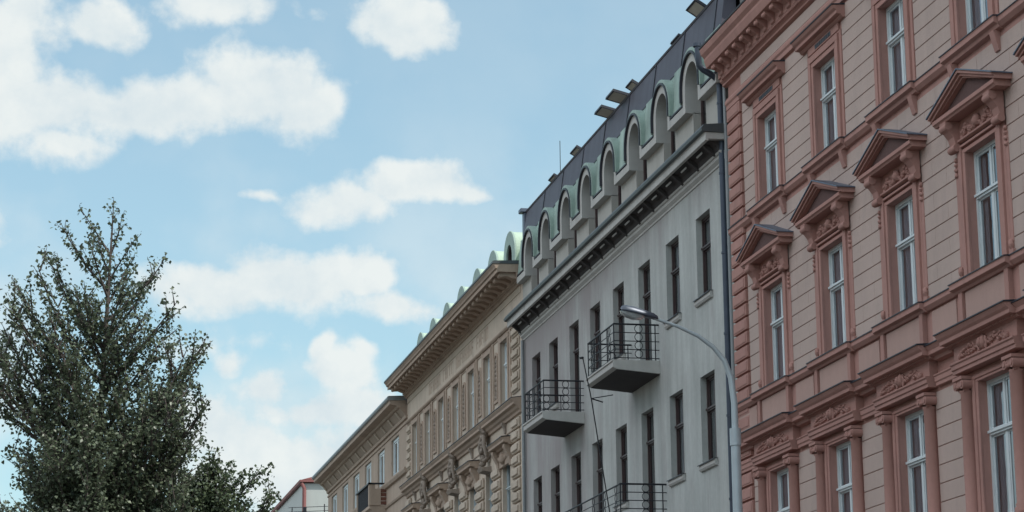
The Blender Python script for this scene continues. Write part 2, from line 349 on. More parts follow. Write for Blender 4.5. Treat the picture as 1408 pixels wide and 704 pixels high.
        for k in range(w): fs.append((0, 1+(k+1) % w, 1+k)); fs.append((len(vs)-1, 1+(n-2)*w+k, 1+(n-2)*w+(k+1) % w))
        for i in range(n-2):
            for k in range(w): a = 1+i*w; fs.append((a+k, a+(k+1) % w, a+w+(k+1) % w, a+w+k))
        return s.add(vs, fs, True)
    def mesh(s, name, origin=(0, 0, 0)):
        me = bpy.data.meshes.new(name); ox, oy, oz = origin
        me.from_pydata([(x-ox, y-oy, z-oz) for x, y, z in s.v], [], s.f); me.polygons.foreach_set('use_smooth', s.sm)
        import bmesh
        b = bmesh.new(); b.from_mesh(me); bmesh.ops.recalc_face_normals(b, faces=b.faces); b.to_mesh(me); b.free()
        me.update(); return me
    def each(s, name, mat, parent=None, loc=None, bevel=0, gap=.03):
        # one object per group of pieces that touch
        ps = s.pieces; n = len(ps); bb = []
        for (a, b, fa, fb) in ps:
            q = np.array(s.v[a:b]); bb.append((q.min(0)-gap/2, q.max(0)+gap/2))
        par = list(range(n))
        def find(i):
            while par[i] != i: par[i] = par[par[i]]; i = par[i]
            return i
        for i in range(n):
            for j in range(i+1, n):
                if find(i) != find(j) and (bb[i][0] <= bb[j][1]).all() and (bb[j][0] <= bb[i][1]).all(): par[find(i)] = find(j)
        out = []
        for r_ in sorted(set(find(i) for i in range(n))):
            m_ = MB()
            for i in range(n):
                if find(i) == r_:
                    a, b, fa, fb = ps[i]; o = len(m_.v); m_.v += s.v[a:b]; m_.f += [tuple(k-a+o for k in f) for f in s.f[fa:fb]]; m_.sm += s.sm[fa:fb]
            out.append(m_.build(name, mat, parent, loc, bevel))
        return out
    def build(s, name, mat, parent=None, loc=None, bevel=0):
        # world-space vertices; parented objects keep their world place. loc given: mesh is local and sits at world point loc
        if loc is None:
            org = base(parent) if parent is not None else (0, 0, 0)
            me = s.mesh(name, org); o = bpy.data.objects.new(name, me); l = (0, 0, 0)
        else:
            me = s.mesh(name); o = bpy.data.objects.new(name, me); b = base(parent) if parent is not None else (0, 0, 0)
            l = tuple(loc[i]-b[i] for i in range(3))
        if name == 'pane' and len(me.polygons) == 1:         # glass faces the street
            wx = loc[0] if loc is not None else 1
            if me.polygons[0].normal.x*wx > 0: me.flip_normals()
        me.materials.append(mat); col.objects.link(o); o.location = l
        if parent is not None: o.parent = parent
        if bevel:
            md = o.modifiers.new('bevel', 'BEVEL'); md.width = bevel; md.segments = 1; md.limit_method = 'ANGLE'; md.angle_limit = R(40)
        return o
def base(o):
    p = Vector((0, 0, 0))
    while o is not None: p += o.location; o = o.parent
    return tuple(p)
def tag(o, label=None, cat=None, group=None, kind=None):
    if label: o['label'] = label
    if cat: o['category'] = cat
    if group: o['group'] = group
    if kind: o['kind'] = kind
    return o
def empty(name, loc, label, cat, group=None):
    o = bpy.data.objects.new(name, None); o.location = loc; o.empty_display_size = .5; col.objects.link(o); return tag(o, label, cat, group)
def dup_part(o, loc):                       # copy a part with its sub-parts to another place on the same thing
    c = o.copy(); col.objects.link(c); b = base(o.parent); c.location = tuple(loc[i]-b[i] for i in range(3))
    for ch in list(o.children):
        d = ch.copy(); col.objects.link(d); d.parent = c
    return c
def spread(o, places):
    for p in places: dup_part(o, p)

def band(mb, x0, x1, y0, y1, z0, z1, ops):       # wall strip with rectangular openings (ya, yb, za, zb)
    ops = sorted([o for o in ops if o[1] > y0 and o[0] < y1 and o[3] > z0 and o[2] < z1]); y = y0
    for (a, b, c, d) in ops:
        if a > y: mb.box(x0, x1, y, a, z0, z1)
        if c > z0: mb.box(x0, x1, a, b, z0, c)
        if d < z1: mb.box(x0, x1, a, b, d, z1)
        y = b
    if y < y1: mb.box(x0, x1, y, y1, z0, z1)

# a window: origin at the bottom middle of its opening in the wall face, +x goes into the house
def window_proto(root, loc, w, h, rev, frame, glassm, transom=.64, curtain=True, mull=True, bar=.065, arched=False, seed=1, open_c=.25):
    f = MB(); x0, x1 = rev, rev+.07; hw = w/2
    f.box(x0-.02, x1, -hw, -hw+bar, 0, h).box(x0-.02, x1, hw-bar, hw, 0, h).box(x0-.02, x1, -hw+bar, hw-bar, h-bar, h).box(x0-.02, x1, -hw+bar, hw-bar, 0, bar)
    f.box(x1, x1+.20, -hw, -hw+.02, 0, h).box(x1, x1+.20, hw-.02, hw, 0, h).box(x1, x1+.20, -hw+.02, hw-.02, h-.02, h)   # inner lining
    zt = h*transom
    if transom < 1:
        f.box(x0-.035, x1, -hw+bar, hw-bar, zt-bar*.7, zt+bar*.7).box(x0-.065, x0-.035, -hw+bar*.4, hw-bar*.4, zt-bar*.1, zt+bar*.55)
    if mull:
        f.box(x0, x1, -bar*.75, bar*.75, bar, zt-bar*.7).box(x0, x1, -bar*.55, bar*.55, zt+bar*.7, h-bar)
    # casement stiles
    for a, b in ((-hw+bar, -bar*.75), (bar*.75, hw-bar)) if mull else ((-hw+bar, hw-bar),):
        for c, d in ((bar, zt-bar*.7), (zt+bar*.7, h-bar)) if transom < 1 else ((bar, h-bar),):
            t = bar*.55; X = x0+.015
            f.box(X, x1-.005, a, a+t, c, d).box(X, x1-.005, b-t, b, c, d).box(X, x1-.005, a+t, b-t, c, c+t).box(X, x1-.005, a+t, b-t, d-t, d)
    o = f.build('window', frame, root, loc)
    g = MB(); X = x0+.028
    g.add([(X, -hw+bar, bar), (X, hw-bar, bar), (X, hw-bar, h-bar), (X, -hw+bar, h-bar)], [(0, 1, 2, 3)])
    p = g.build('pane', glassm, o, loc)
    if curtain:
        c = MB(); rnd = random.Random(seed); K = 44
        def sheet(ya, yb, z0, z1, X):
            vs = []; ph = rnd.uniform(0, 6)
            for k in range(K+1):
                y = ya+(yb-ya)*k/K; xx = X+.022*math.sin(k*1.55+ph)+.012*math.sin(k*.61+ph)
                vs += [(xx, y, z0), (xx, y, z1)]
            c.add(vs, [(2*k, 2*k+2, 2*k+3, 2*k+1) for k in range(K)], True)
        sheet(-hw+.025, -open_c*w*.25, .01, h-.03, x1+.045); sheet(open_c*w*.25, hw-.025, .01, h-.03, x1+.045)
        c.build('curtain', M['curtain'], o, loc)
    return o

# ================================================================== SETTING: ground, road, pavements
def struct(name, mb, mat):
    o = mb.build(name, mat); o['kind'] = 'structure'; return o
struct('ground', MB().box(-700, 700, -300, 1500, -.6, -.014), M['ground'])
struct('road', MB().box(-9.5, 12.4, -150, 900, -.3, -.010+.004), M['asphalt'])
struct('pavement', MB().box(12.55, 16.4, -150, 220, -.3, .12), M['paving'])
struct('kerb', MB().box(12.4, 12.55, -150, 220, -.3, .13), M['kerb'])
struct('pavement', MB().box(-14, -9.65, -150, 220, -.3, .12), M['paving'])
struct('kerb', MB().box(-9.65, -9.5, -150, 220, -.3, .13), M['kerb'])
ln = MB()
for k in range(40): ln.box(3.6, 3.74, -60+k*9, -56+k*9, -.006, -.002)
struct('road_marking', ln, M['line'])

# ================================================================== PINK BUILDING
PX = 16.0
pink = empty('apartment_building', (16, 36, 0), 'pinkish red town house with triangular pediments over its windows and a heavy modillion cornice', 'building', 'houses lining the street')
C = [48.12-3.81*i for i in range(7)]
Y0, Y1 = 22.0, 51.0
OPW = .66
ops = []
for c in C:
    ops += [(c-OPW, c+OPW, 6.1, 8.58), (c-OPW, c+OPW, 10.36, 12.6), (c-OPW, c+OPW, 14.5, 16.5), (c-OPW, c+OPW, 1.4, 4.3)]
w = MB()
for z0, z1 in ((0, 5.2), (5.2, 9.5), (9.5, 13.9), (13.9, 18.1)):
    band(w, 16.0, 16.45, Y0, Y1, z0, z1, ops)
w.box(16.45, 28, Y0, Y0+.4, 0, 18.1).box(16.45, 28, Y1-.4, Y1-.002, 0, 18.1).box(27.6, 28, Y0+.4, Y1-.4, 0, 18.1)
w.build('wall', M['pink_trim'], pink)
# rendered courses with real grooves between them
cs = MB()
rnd = random.Random(5)
def courses(z0, z1, pitch, half, joints, lift=.016, gap=.014):
    n = max(1, int(round((z1-z0)/pitch))); p = (z1-z0)/n
    spans = []
    ends = [Y1-1.05]+[None]
    edges = [(C[0]+half, Y1-1.04)]
    for i in range(len(C)-1): edges.append((C[i+1]+half, C[i]-half))
    edges.append((Y0+.02, C[-1]-half))
    for (a, b) in edges:
        if b-a < .1: continue
        for k in range(n):
            za, zb = z0+k*p+gap/2, z0+(k+1)*p-gap/2
            if joints and b-a > 1.2:
                m_ = (a+b)/2 + (.32 if k % 2 else -.32)
                cs.box(16-lift, 16.0, a, m_-.005, za, zb); cs.box(16-lift, 16.0, m_+.005, b, za, zb)
            else: cs.box(16-lift, 16.0, a, b, za, zb)
courses(14.5, 17.25, .306, 1.06, False)
courses(10.36, 12.9, .317, 1.07, True)
courses(6.1, 8.72, .317, 1.2, False)
# full-width courses between the pediments and the upper sill course
for k in range(4):
    za = 12.9+k*.317+.007; zb = za+.303
    for i in range(len(C)+1):
        hi = Y1-1.04 if i == 0 else C[i-1]; lo = C[i] if i < len(C) else Y0+.02; lo += .004
        if hi-lo < .1: continue
        jj = [lo]; q = lo+.55+(.4 if k % 2 else 0)
        while q < hi-.35: jj.append(q); q += .95
        jj.append(hi)
        for a, b in zip(jj[:-1], jj[1:]): cs.box(15.984, 16.0, a+.004, b-.004, za, zb)
cs.box(15.972, 16, Y0+.02, Y1-1.04, 17.62, 17.88)
cs.each('rendered_courses', M['pink_wall'], pink, bevel=.006, gap=.06)
# quoins at the far corner
q = MB(); z = 5.3
while z < 17.1:
    q.box(15.93, 16.0, Y1-1.0, Y1-.03, z+.025, z+.29); q.box(15.918, 15.93, Y1-.93, Y1-.10, z+.06, z+.255); z += .316
q.each('quoin_strip', M['pink_trim'], pink, bevel=.02, gap=.12)
q = MB(); z = .6
while z < 5.0:
    hi = Y1
    for i in range(len(C)+1):
        hi = Y1-.02 if i == 0 else C[i-1]-.95; lo = C[i]+.95 if i < len(C) else Y0+.02
        if hi-lo > .1: q.box(15.93, 16, lo, hi, z+.02, z+.43)
    z += .45
q.each('rusticated_base', M['pink_trim'], pink, bevel=.02, gap=.1)
# top cornice
cor = MB()
cor.prism([(16, 17.28), (15.93, 17.30), (15.93, 17.40), (15.90, 17.44), (15.90, 17.50), (15.94, 17.58), (16, 17.6)], Y0, Y1-.02)
cor.prism([(16, 17.90), (15.90, 17.93), (15.90, 17.98), (15.84, 18.03), (15.84, 18.10), (15.80, 18.10), (15.80, 18.34), (15.60, 18.34), (15.52, 18.36), (15.50, 18.42), (15.47, 18.52), (15.47, 18.58), (15.40, 18.66), (15.37, 18.76), (15.37, 18.80), (16.0, 18.86)], Y0, Y1+.12)
k = 0; y = Y0+.2
den = MB()
while y < Y1-.1:
    cor.box(15.80, 15.845, y, y+.05, 18.02, 18.102); y += .09
cor.build('cornice', M['pink_trim'], pink)
mo = MB()
mo.prism([(15.80, 18.34), (15.80, 18.10), (15.76, 18.12), (15.74, 18.18), (15.66, 18.22), (15.62, 18.25), (15.58, 18.27), (15.56, 18.34)], -.11, .11)
mo.blob((15.585-.0, 0, 18.27), (.06, .085, .055), 3, .05)
mods = mo.mesh('modillion', (15.8, 0, 18.1))
first = None
y = Y1-.25
while y > 27:
    o = bpy.data.objects.new('modillion', mods)
    if not mods.materials: mods.materials.append(M['pink_trim'])
    col.objects.link(o); o.parent = pink; o.location = (15.798-16, y-36, 18.098); y -= .545
MB().prism([(15.35, 18.803), (15.34, 18.835), (16.0, 18.90), (16.02, 18.863)], Y0, Y1+.14).build('flashing', M['flashing'], pink)
MB().prism([(15.6, 18.85), (15.6, 18.87), (22, 21.4), (28, 18.9), (28, 18.1), (16.0, 18.1)], Y0, Y1-.02).build('roof', M['slate'], pink)
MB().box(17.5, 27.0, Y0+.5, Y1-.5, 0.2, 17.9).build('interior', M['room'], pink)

# window surrounds (three kinds), windows
def arch_trim(mb, hw, h, x=15.93, tw=.37):       # moulded architrave in local coords: z from opening bottom
    X0, X1 = x-16, 0
    for a, b, dx in ((.0, .12, .0), (.12, .26, -.02), (.26, tw, .02)):
        xx = X0+dx
        mb.box(xx, .0, -hw-b, -hw-a, 0, h+.0); mb.box(xx, .0, hw+a, hw+b, 0, h)
        mb.box(xx, .0, -hw-b, hw+b, h+a, h+b*.86+.0)
# --- upper floor
s = MB(); hw = .66; h = 2.0
for a, b, dx in ((0, .11, -.05), (.11, .25, -.075), (.25, .37, -.03)):
    s.box(dx, 0, -hw-b, -hw-a, 0.02, h+a); s.box(dx, 0, hw+a, hw+b, 0.02, h+a)
    s.box(dx, 0, -hw-b, hw+b, h+a, h+(b if b < .3 else .30))
s.box(-.05, 0, -hw-.28, hw+.28, h+.30, h+.46)                       # frieze under the hood
s.prism([(0, h+.46), (-.06, h+.46), (-.10, h+.50), (-.10, h+.52), (-.2, h+.53), (-.2, h+.60), (-.25, h+.64), (-.29, h+.70), (0, h+.72)], -1.30, 1.30)
su = s.build('window_surround', M['pink_trim'], pink, (16, C[0], 14.5), bevel=.006)
ho = MB().prism([(-.30, h+.702), (-.305, h+.722), (0, h+.75), (0, h+.722)], -1.31, 1.31); ho.build('flashing', M['flashing'], su, (16, C[0], 14.5))
ve = MB()
for k in range(9): ve.box(-.058, -.049, -.5+k*.11, -.5+k*.11+.085, h+.33, h+.42)
ve.build('vent_grille', M['flashing'], su, (16, C[0], 14.5))
spread(su, [(16, c, 14.5) for c in C[1:]])
wu = window_proto(pink, (16, C[0], 14.5), 1.32, 2.0, .145, M['white_frame'], M['glass'], seed=3)
spread(wu, [(16, c, 14.5) for c in (C[3], C[6])])
wu2 = window_proto(pink, (16, C[1], 14.5), 1.32, 2.0, .145, M['white_frame'], M['glass'], seed=41, open_c=.9); spread(wu2, [(16, C[4], 14.5)])
wu3 = window_proto(pink, (16, C[2], 14.5), 1.32, 2.0, .15, M['white_frame'], M['glass'], seed=43, open_c=.05); spread(wu3, [(16, C[5], 14.5)])
# --- pedimented floor
s = MB(); h = 2.24
for a, b, dx in ((0, .11, -.05), (.11, .25, -.075), (.25, .35, -.035)):
    s.box(dx, 0, -hw-b, -hw-a, 0.02, h+a); s.box(dx, 0, hw+a, hw+b, 0.02, h+a)
    s.box(dx, 0, -hw-b, hw+b, h+a, h+b*.62 if b < .3 else h+.2)
for sg in (-1, 1):                                                  # outer strips with rosettes and scrolled feet
    s.box(-.03, 0, sg*(hw+.35), sg*(hw+.47), 0.25, h-.1)
    for zz in (h-.04, h-.13, h-.22, h-.31): s.blob((-.035, sg*(hw+.41), zz), (.04, .05, .045), 7+int(zz*10), .3)
    s.blob((-.05, sg*(hw+.41), .2), (.06, .06, .09), 4); s.box(-.07, 0, sg*(hw+.33), sg*(hw+.50), .02, .12)
s.box(-.045, 0, -hw-.30, hw+.30, h+.2, h+.62)
s.prism([(-.045, h+.2), (-.1, h+.22), (-.1, h+.255), (-.045, h+.27)], -hw-.3, hw+.3)
for sg in (-1, 1):                                                  # scrolled consoles
    yc = sg*(hw+.30)
    s.prism([(-.04, h+.08), (-.10, h+.06), (-.15, h+.12), (-.13, h+.2), (-.16, h+.32), (-.24, h+.42), (-.30, h+.46), (-.31, h+.60), (-.04, h+.60)], yc-.13, yc+.13)
    s.tube([(-.11, yc-.145, h+.13), (-.11, yc+.145, h+.13)], .07, 10); s.tube([(-.245, yc-.145, h+.51), (-.245, yc+.145, h+.51)], .075, 10)
rr = random.Random(8)
sp_ = s.build('window_surround', M['pink_trim'], pink, (16, C[0], 10.36), bevel=.005)
g = MB()
for k in range(84):                                                 # garland relief
    t = -1+2*k/83; zz = h+.36+.06*math.cos(t*math.pi*3)+rr.uniform(-.055, .055)
    g.blob((-.06, t*.66, zz), (.03+rr.uniform(0, .03), .022, .025+rr.uniform(0, .02)), k, .35, 4)
g.blob((-.08, 0, h+.40), (.08, .10, .11), 99, .2)
g.build('garland', M['pink_trim'], sp_, (16, C[0], 10.36))
p = MB(); zb = h+.60; hp = 1.42; za = 3.45
p.prism([(0, zb), (-.28, zb), (-.30, zb+.03), (-.33, zb+.05), (-.33, zb+.12), (0, zb+.14)], -hp+.07, hp-.07)
def rake(sg, x, lo, hi, t0, t1):
    # raking member between two heights above the rake line
    ya, yb = sg*hp, 0
    sl = (za-zb-.14)/hp
    def ln_(y, o): return zb+.14+(hp-abs(y))*sl+o
    poly = [(ya, max(zb+.10, ln_(ya, t0))), (yb, ln_(yb, t0)), (yb, ln_(yb, t1)), (ya, ln_(ya, t1))]
    p.plate(poly if sg > 0 else poly[::-1], x, lo)
for sg in (1, -1):
    rake(sg, -.29, 0, 0, -.075, -.035); rake(sg, -.34, 0, 0, -.035, .015); rake(sg, -.385, 0, 0, .015, .07)
pe = p.build('pediment', M['pink_trim'], pink, (16, C[0], 10.36), bevel=.005)
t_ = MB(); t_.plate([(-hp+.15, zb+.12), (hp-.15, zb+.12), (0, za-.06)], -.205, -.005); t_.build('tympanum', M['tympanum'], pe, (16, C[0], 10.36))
t_ = MB(); sl = (za-zb-.14)/hp
for sg in (1, -1):
    a0 = zb+.14+.072; t_.plate([(sg*(hp+.03), a0-.02), (0, a0+hp*sl), (0, a0+hp*sl+.022), (sg*(hp+.03), a0+.002)], -.41, 0)
t_.build('flashing', M['flash_blue'], pe, (16, C[0], 10.36))
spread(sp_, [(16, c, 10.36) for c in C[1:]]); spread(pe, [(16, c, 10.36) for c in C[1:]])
wp = window_proto(pink, (16, C[0], 10.36), 1.32, 2.24, .145, M['white_frame'], M['glass'], seed=9, open_c=.18)
spread(wp, [(16, c, 10.36) for c in (C[2], C[5])])
wp2 = window_proto(pink, (16, C[1], 10.36), 1.32, 2.24, .145, M['white_frame'], M['glass'], seed=51, open_c=.6); spread(wp2, [(16, C[4], 10.36), (16, C[6], 10.36)])
wp3 = window_proto(pink, (16, C[3], 10.36), 1.32, 2.24, .14, M['white_frame'], M['glass'], seed=53, open_c=1.2)
# --- column floor
wc = window_proto(pink, (16, C[0], 6.1), 1.32, 2.48, .145, M['white_frame'], M['glass'], seed=12, open_c=.4)
spread(wc, [(16, c, 6.1) for c in (C[2], C[4])])
wc2 = window_proto(pink, (16, C[1], 6.1), 1.32, 2.48, .145, M['white_frame'], M['glass'], seed=61, open_c=.1); spread(wc2, [(16, C[5], 6.1), (16, C[6], 6.1)])
wc3 = window_proto(pink, (16, C[3], 6.1), 1.32, 2.48, .145, M['white_frame'], M['glass'], seed=63, open_c=1.0)
s = MB(); h = 2.48
for a, b, dx in ((0, .10, -.04), (.10, .22, -.06), (.22, .32, -.03)):
    s.box(dx, 0, -hw-b, -hw-a, 0.02, h+a*.5); s.box(dx, 0, hw+a, hw+b, 0.02, h+a*.5)
    s.box(dx, 0, -hw-b, hw+b, h+a*.5, h+b*.5)
sc_ = s.build('window_surround', M['pink_trim'], pink, (16, C[0], 6.1), bevel=.006); spread(sc_, [(16, c, 6.1) for c in C[1:]])
def column(loc):
    s = MB(); n = 20; H = 2.27
    prof = [(.165, -.05), (.165, .02), (.14, .05), (.15, .08), (.125, .11), (.125, 1.0), (.112, H-.05), (.13, H-.03), (.13, H)]
    vs = []; fs = []
    for r_, z in prof:
        for k in range(n): a = 2*math.pi*k/n; vs.append((r_*math.cos(a), r_*math.sin(a), z))
    for i in range(len(prof)-1):
        for k in range(n): fs.append((i*n+k, i*n+(k+1) % n, (i+1)*n+(k+1) % n, (i+1)*n+k))
    s.add(vs, fs, True); s.box(-.18, .1, -.18, .18, -.15, -.05)
    o = s.build('column', M['pink_trim'], pink, loc)
    c = MB()
    for sg in (-1, 1):
        c.tube([(-.16, sg*.145, H+.10), (.08, sg*.145, H+.10)], .082, 14); c.tube([(-.175, sg*.145, H+.10), (-.16, sg*.145, H+.10)], .045, 10)
        c.tube([(-.10, sg*.10, H+.03), (-.02, sg*.10, H+.03)], .05, 8)
    c.box(-.15, .08, -.16, .16, H+.08, H+.18); c.box(-.18, .08, -.20, .20, H+.18, H+.235)
    for k in range(5): c.blob((-.14, -.09+.045*k, H+.07), (.035, .02, .035), k)
    c.build('capital', M['pink_trim'], o, loc)
    return o
c0 = column((15.93, C[0]-1.05, 6.20))
spread(c0, [(15.93, C[0]+1.05, 6.20)]+[(15.93, c+sg*1.05, 6.20) for c in C[1:] for sg in (-1, 1)])
# entablature over each bay, its flashing and relief
e = MB()
e.prism([(0, 2.335), (-.20, 2.335), (-.20, 2.40), (-.225, 2.41), (-.225, 2.48), (-.25, 2.50), (-.25, 2.53), (-.16, 2.54), (-.16, 2.80), (-.19, 2.82), (-.21, 2.86), (-.34, 2.87), (-.34, 2.94), (-.38, 2.98), (-.43, 3.05), (0, 3.07)], -1.33, 1.33)
e.prism([(0, 2.80), (-.2, 2.82), (-.22, 2.87), (-.35, 2.875), (-.35, 2.94), (-.39, 2.98), (-.44, 3.052), (0, 3.072)], -1.50, 1.50)
y = -1.40
while y < 1.4: e.box(-.265, -.20, y, y+.045, 2.83, 2.872); y += .09
en = e.build('entablature', M['pink_trim'], pink, (16, C[0], 6.45), bevel=.004)
MB().prism([(-.455, 3.055), (-.455, 3.075), (0, 3.11), (0, 3.075)], -1.52, 1.52).build('flashing', M['flashing'], en, (16, C[0], 6.45))
g = MB(); rr = random.Random(4)
for sg in (-1, 1):
    for k in range(40):
        t = k/39; g.blob((-.17, sg*(.2+.76*t), 2.655+.05*math.sin(t*math.pi)-.06*t+rr.uniform(-.05, .05)*(.5+math.sin(math.pi*t))), (.035+.03*rr.random(), .03, .03), k+50*sg, .35, 4)
    g.blob((-.18, sg*.98, 2.60), (.06, .05, .06), 8)
g.blob((-.19, 0, 2.67), (.08, .12, .13), 31, .15, 8); g.blob((-.25, 0, 2.67), (.05, .06, .08), 32, .1, 8)
for sg in (-1, 1): g.tube([(-.19, sg*.13, 2.56), (-.20, sg*.19, 2.66), (-.19, sg*.12, 2.76)], .03, 6)
g.build('garland', M['pink_trim'], en, (16, C[0], 6.45))
spread(en, [(16, c, 6.45) for c in C[1:]])
# continuous mouldings between bays, pedestal zone, sill courses
e = MB(); fl = MB(); pw = MB()
lo_e = [Y1-.02]+[c-1.5 for c in C]; hi_e = [c+1.5 for c in C]+[Y0]
for i in range(len(C)+1):
    b, a = (lo_e[i] if i else Y1-.35, hi_e[i])
    if b-a < .03: continue
    e.prism([(16, 8.78), (15.92, 8.79), (15.92, 8.85), (15.90, 8.87), (15.90, 8.95), (15.88, 8.97), (15.88, 8.99), (16, 9.0)], a-.1 if i < len(C) else a, b+(.1 if i else 0))
    e.prism([(16, 9.22), (15.88, 9.24), (15.86, 9.3), (15.76, 9.32), (15.76, 9.39), (15.70, 9.47), (16, 9.49)], a, b)
    fl.prism([(15.685, 9.473), (15.685, 9.492), (16, 9.53), (16, 9.495)], a, b)
band(e, 15.955, 16.0, Y0, Y1-.02, 9.5, 10.18, [])
for c in C:
    for sg in (-1, 1): e.box(15.86, 15.955, c+sg*.98-.08, c+sg*.98+.08, 9.53, 10.18); e.box(15.845, 15.955, c+sg*.98-.10, c+sg*.98+.10, 9.53, 9.62)
    pw.box(15.90, 15.955, c-.86, c+.86, 9.55, 10.17)
    e.prism([(16, 10.16), (15.86, 10.17), (15.83, 10.21), (15.76, 10.24), (15.76, 10.31), (15.75, 10.335), (16, 10.35)], c-1.2, c+1.2)
    fl.prism([(15.74, 10.337), (15.74, 10.355), (16, 10.375), (16, 10.352)], c-1.21, c+1.21)
    fl.prism([(15.79, 14.471), (15.79, 14.489), (16, 14.505), (16, 14.485)], c-1.2, c+1.2)
    e.prism([(16, 14.26), (15.90, 14.28), (15.88, 14.34), (15.81, 14.37), (15.81, 14.44), (15.80, 14.468), (16, 14.482)], c-1.19, c+1.19)
    for sg in (-1, 1): e.prism([(16, 13.92), (15.95, 13.93), (15.93, 14.0), (15.90, 14.1), (15.86, 14.27), (16, 14.27)], c+sg*.95-.09, c+sg*.95+.09)
for i in range(len(C)+1):
    b = Y1-.03 if i == 0 else C[i-1]-1.2; a = C[i]+1.2 if i < len(C) else Y0
    e.prism([(16, 10.17), (15.90, 10.18), (15.84, 10.25), (15.84, 10.31), (15.83, 10.33), (16, 10.345)], a, b)
    fl.prism([(15.82, 10.332), (15.82, 10.35), (16, 10.37), (16, 10.347)], a, b)
    fl.prism([(15.86, 14.451), (15.86, 14.466), (16, 14.49), (16, 14.47)], a, b)
    e.prism([(16, 14.27), (15.94, 14.29), (15.88, 14.36), (15.88, 14.43), (15.87, 14.448), (16, 14.465)], a, b)
    if b-a > .4: pw.box(15.935, 15.955, a+.14, b-.14, 9.58, 10.15)
e.prism([(16, 5.90), (15.86, 5.92), (15.84, 5.98), (15.70, 5.99), (15.70, 6.04), (16, 6.07)], Y0, Y1-.02)
e.prism([(16, 5.0), (15.85, 5.05), (15.8, 5.15), (15.8, 5.25), (16, 5.3)], Y0, Y1-.02)
e.each('string_courses', M['pink_trim'], pink, bevel=.004); fl.each('flashing', M['flashing'], pink)
pw.each('parapet_panels', M['pink_panel'], pink, bevel=.02)
wg = window_proto(pink, (16, C[0], 1.4), 1.32, 2.9, .22, M['white_frame'], M['glass'], seed=2); spread(wg, [(16, c, 1.4) for c in C[1:]])

# ================================================================== GREY BUILDING
GY0, GY1 = 51.0, 73.9
grey = empty('apartment_building', (16, 62.4, 0), 'plain grey rendered house with balconies, dark mansard and a row of green arched dormers', 'building', 'houses lining the street')
NE = [52.77, 55.50, 58.25, 60.97, 63.65, 66.24, 68.97, 71.42]
GW = [(a, a+1.2) for a in NE]; GC = [a+.6 for a in NE]
ops = []
for i, (a, b) in enumerate(GW):
    ops.append((a, b, 12.62 if i in (2, 5) else 13.45, 15.43)); ops.append((a, b, 8.62 if i == 2 else 9.47, 11.54)); ops.append((a, b, 5.4, 7.6)); ops.append((a, b, 1.4, 3.9))
w = MB()
for z0, z1 in ((0, 4.6), (4.6, 8.3), (8.3, 12.2), (12.2, 16.9)): band(w, 16.0, 16.45, GY0, GY1, z0, z1, ops)
w.box(16.45, 28, GY0, GY0+.3, 0, 20.3).box(16.45, 28, GY1-.3, GY1-.002, 0, 20.3).box(27.6, 28, GY0+.3, GY1-.3, 0, 20.3)
w.build('wall', M['grey_wall'], grey)
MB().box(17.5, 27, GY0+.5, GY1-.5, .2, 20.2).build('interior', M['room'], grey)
tall = window_proto(grey, (16, GC[0], 13.45), 1.2, 1.98, .17, M['dark_frame'], M['glass_dark'], transom=.62, seed=5, open_c=.3)
spread(tall, [(16, GC[i], 13.45) for i in (3, 6)])
tl2 = window_proto(grey, (16, GC[1], 13.45), 1.2, 1.98, .17, M['dark_frame'], M['glass'], transom=.62, seed=71, open_c=.1); spread(tl2, [(16, GC[i], 13.45) for i in (4, 7)])
tb = window_proto(grey, (16, GC[0], 9.47), 1.2, 2.07, .17, M['dark_frame'], M['glass_dark'], transom=.62, seed=6, open_c=.2)
tb2 = window_proto(grey, (16, GC[1], 9.47), 1.2, 2.07, .17, M['dark_frame'], M['glass'], transom=.62, seed=73, open_c=1.1); spread(tb2, [(16, GC[i], 9.47) for i in (4, 7)])
spread(tb, [(16, GC[i], 9.47) for i in (3, 5, 6)]+[(16, g_, 5.4) for g_ in GC])
dr = window_proto(grey, (16, GC[2], 12.62), 1.2, 2.81, .17, M['dark_frame'], M['glass_dark'], transom=.72, seed=7, curtain=False); dr.name = 'balcony_door'
spread(dr, [(16, GC[5], 12.62), (16, GC[2], 8.73)])
tg = window_proto(grey, (16, GC[0], 1.4), 1.2, 2.5, .17, M['dark_frame'], M['glass_dark'], seed=5); spread(tg, [(16, g_, 1.4) for g_ in GC[1:]])
sl_ = MB(); sl_.prism([(0, -.20), (-.05, -.19), (-.08, -.14), (-.08, -.04), (0, -.03)], -.66, .66)
so = sl_.build('sill', M['grey_trim'], grey, (16, GC[0], 13.45), bevel=.004)
MB().prism([(.15, .006), (-.11, -.035), (-.11, -.06), (-.095, -.038), (0, -.02), (.15, -.006)], -.68, .68).build('flashing', M['flashing'], so, (16, GC[0], 13.45))
spread(so, [(16, GC[i], 13.45) for i in (1, 3, 4, 6, 7)]+[(16, GC[i], 9.47) for i in (0, 1, 3, 4, 5, 6, 7)]+[(16, g_, 5.4) for g_ in GC])
# cornice
c = MB()
c.prism([(16, 16.20), (15.97, 16.22), (15.97, 16.26), (15.90, 16.33), (15.90, 16.40), (15.86, 16.42), (15.84, 16.47), (16, 16.48)], GY0+.35, GY1-.02)
c.prism([(15.56, 16.655), (15.49, 16.67), (15.49, 16.84), (15.47, 16.86), (16.0, 16.86), (16.0, 16.70), (15.56, 16.70)], GY0+.25, GY1+.1)
c.build('cornice', M['grey_trim'], grey, bevel=.004)
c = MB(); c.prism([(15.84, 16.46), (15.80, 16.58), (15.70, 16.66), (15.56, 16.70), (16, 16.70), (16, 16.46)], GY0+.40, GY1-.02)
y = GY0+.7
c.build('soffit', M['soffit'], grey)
c = MB()
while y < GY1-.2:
    c.prism([(15.86, 16.42), (15.72, 16.52), (15.60, 16.62), (15.56, 16.655), (15.56, 16.69), (15.9, 16.69)], y, y+.12); y += 1.365
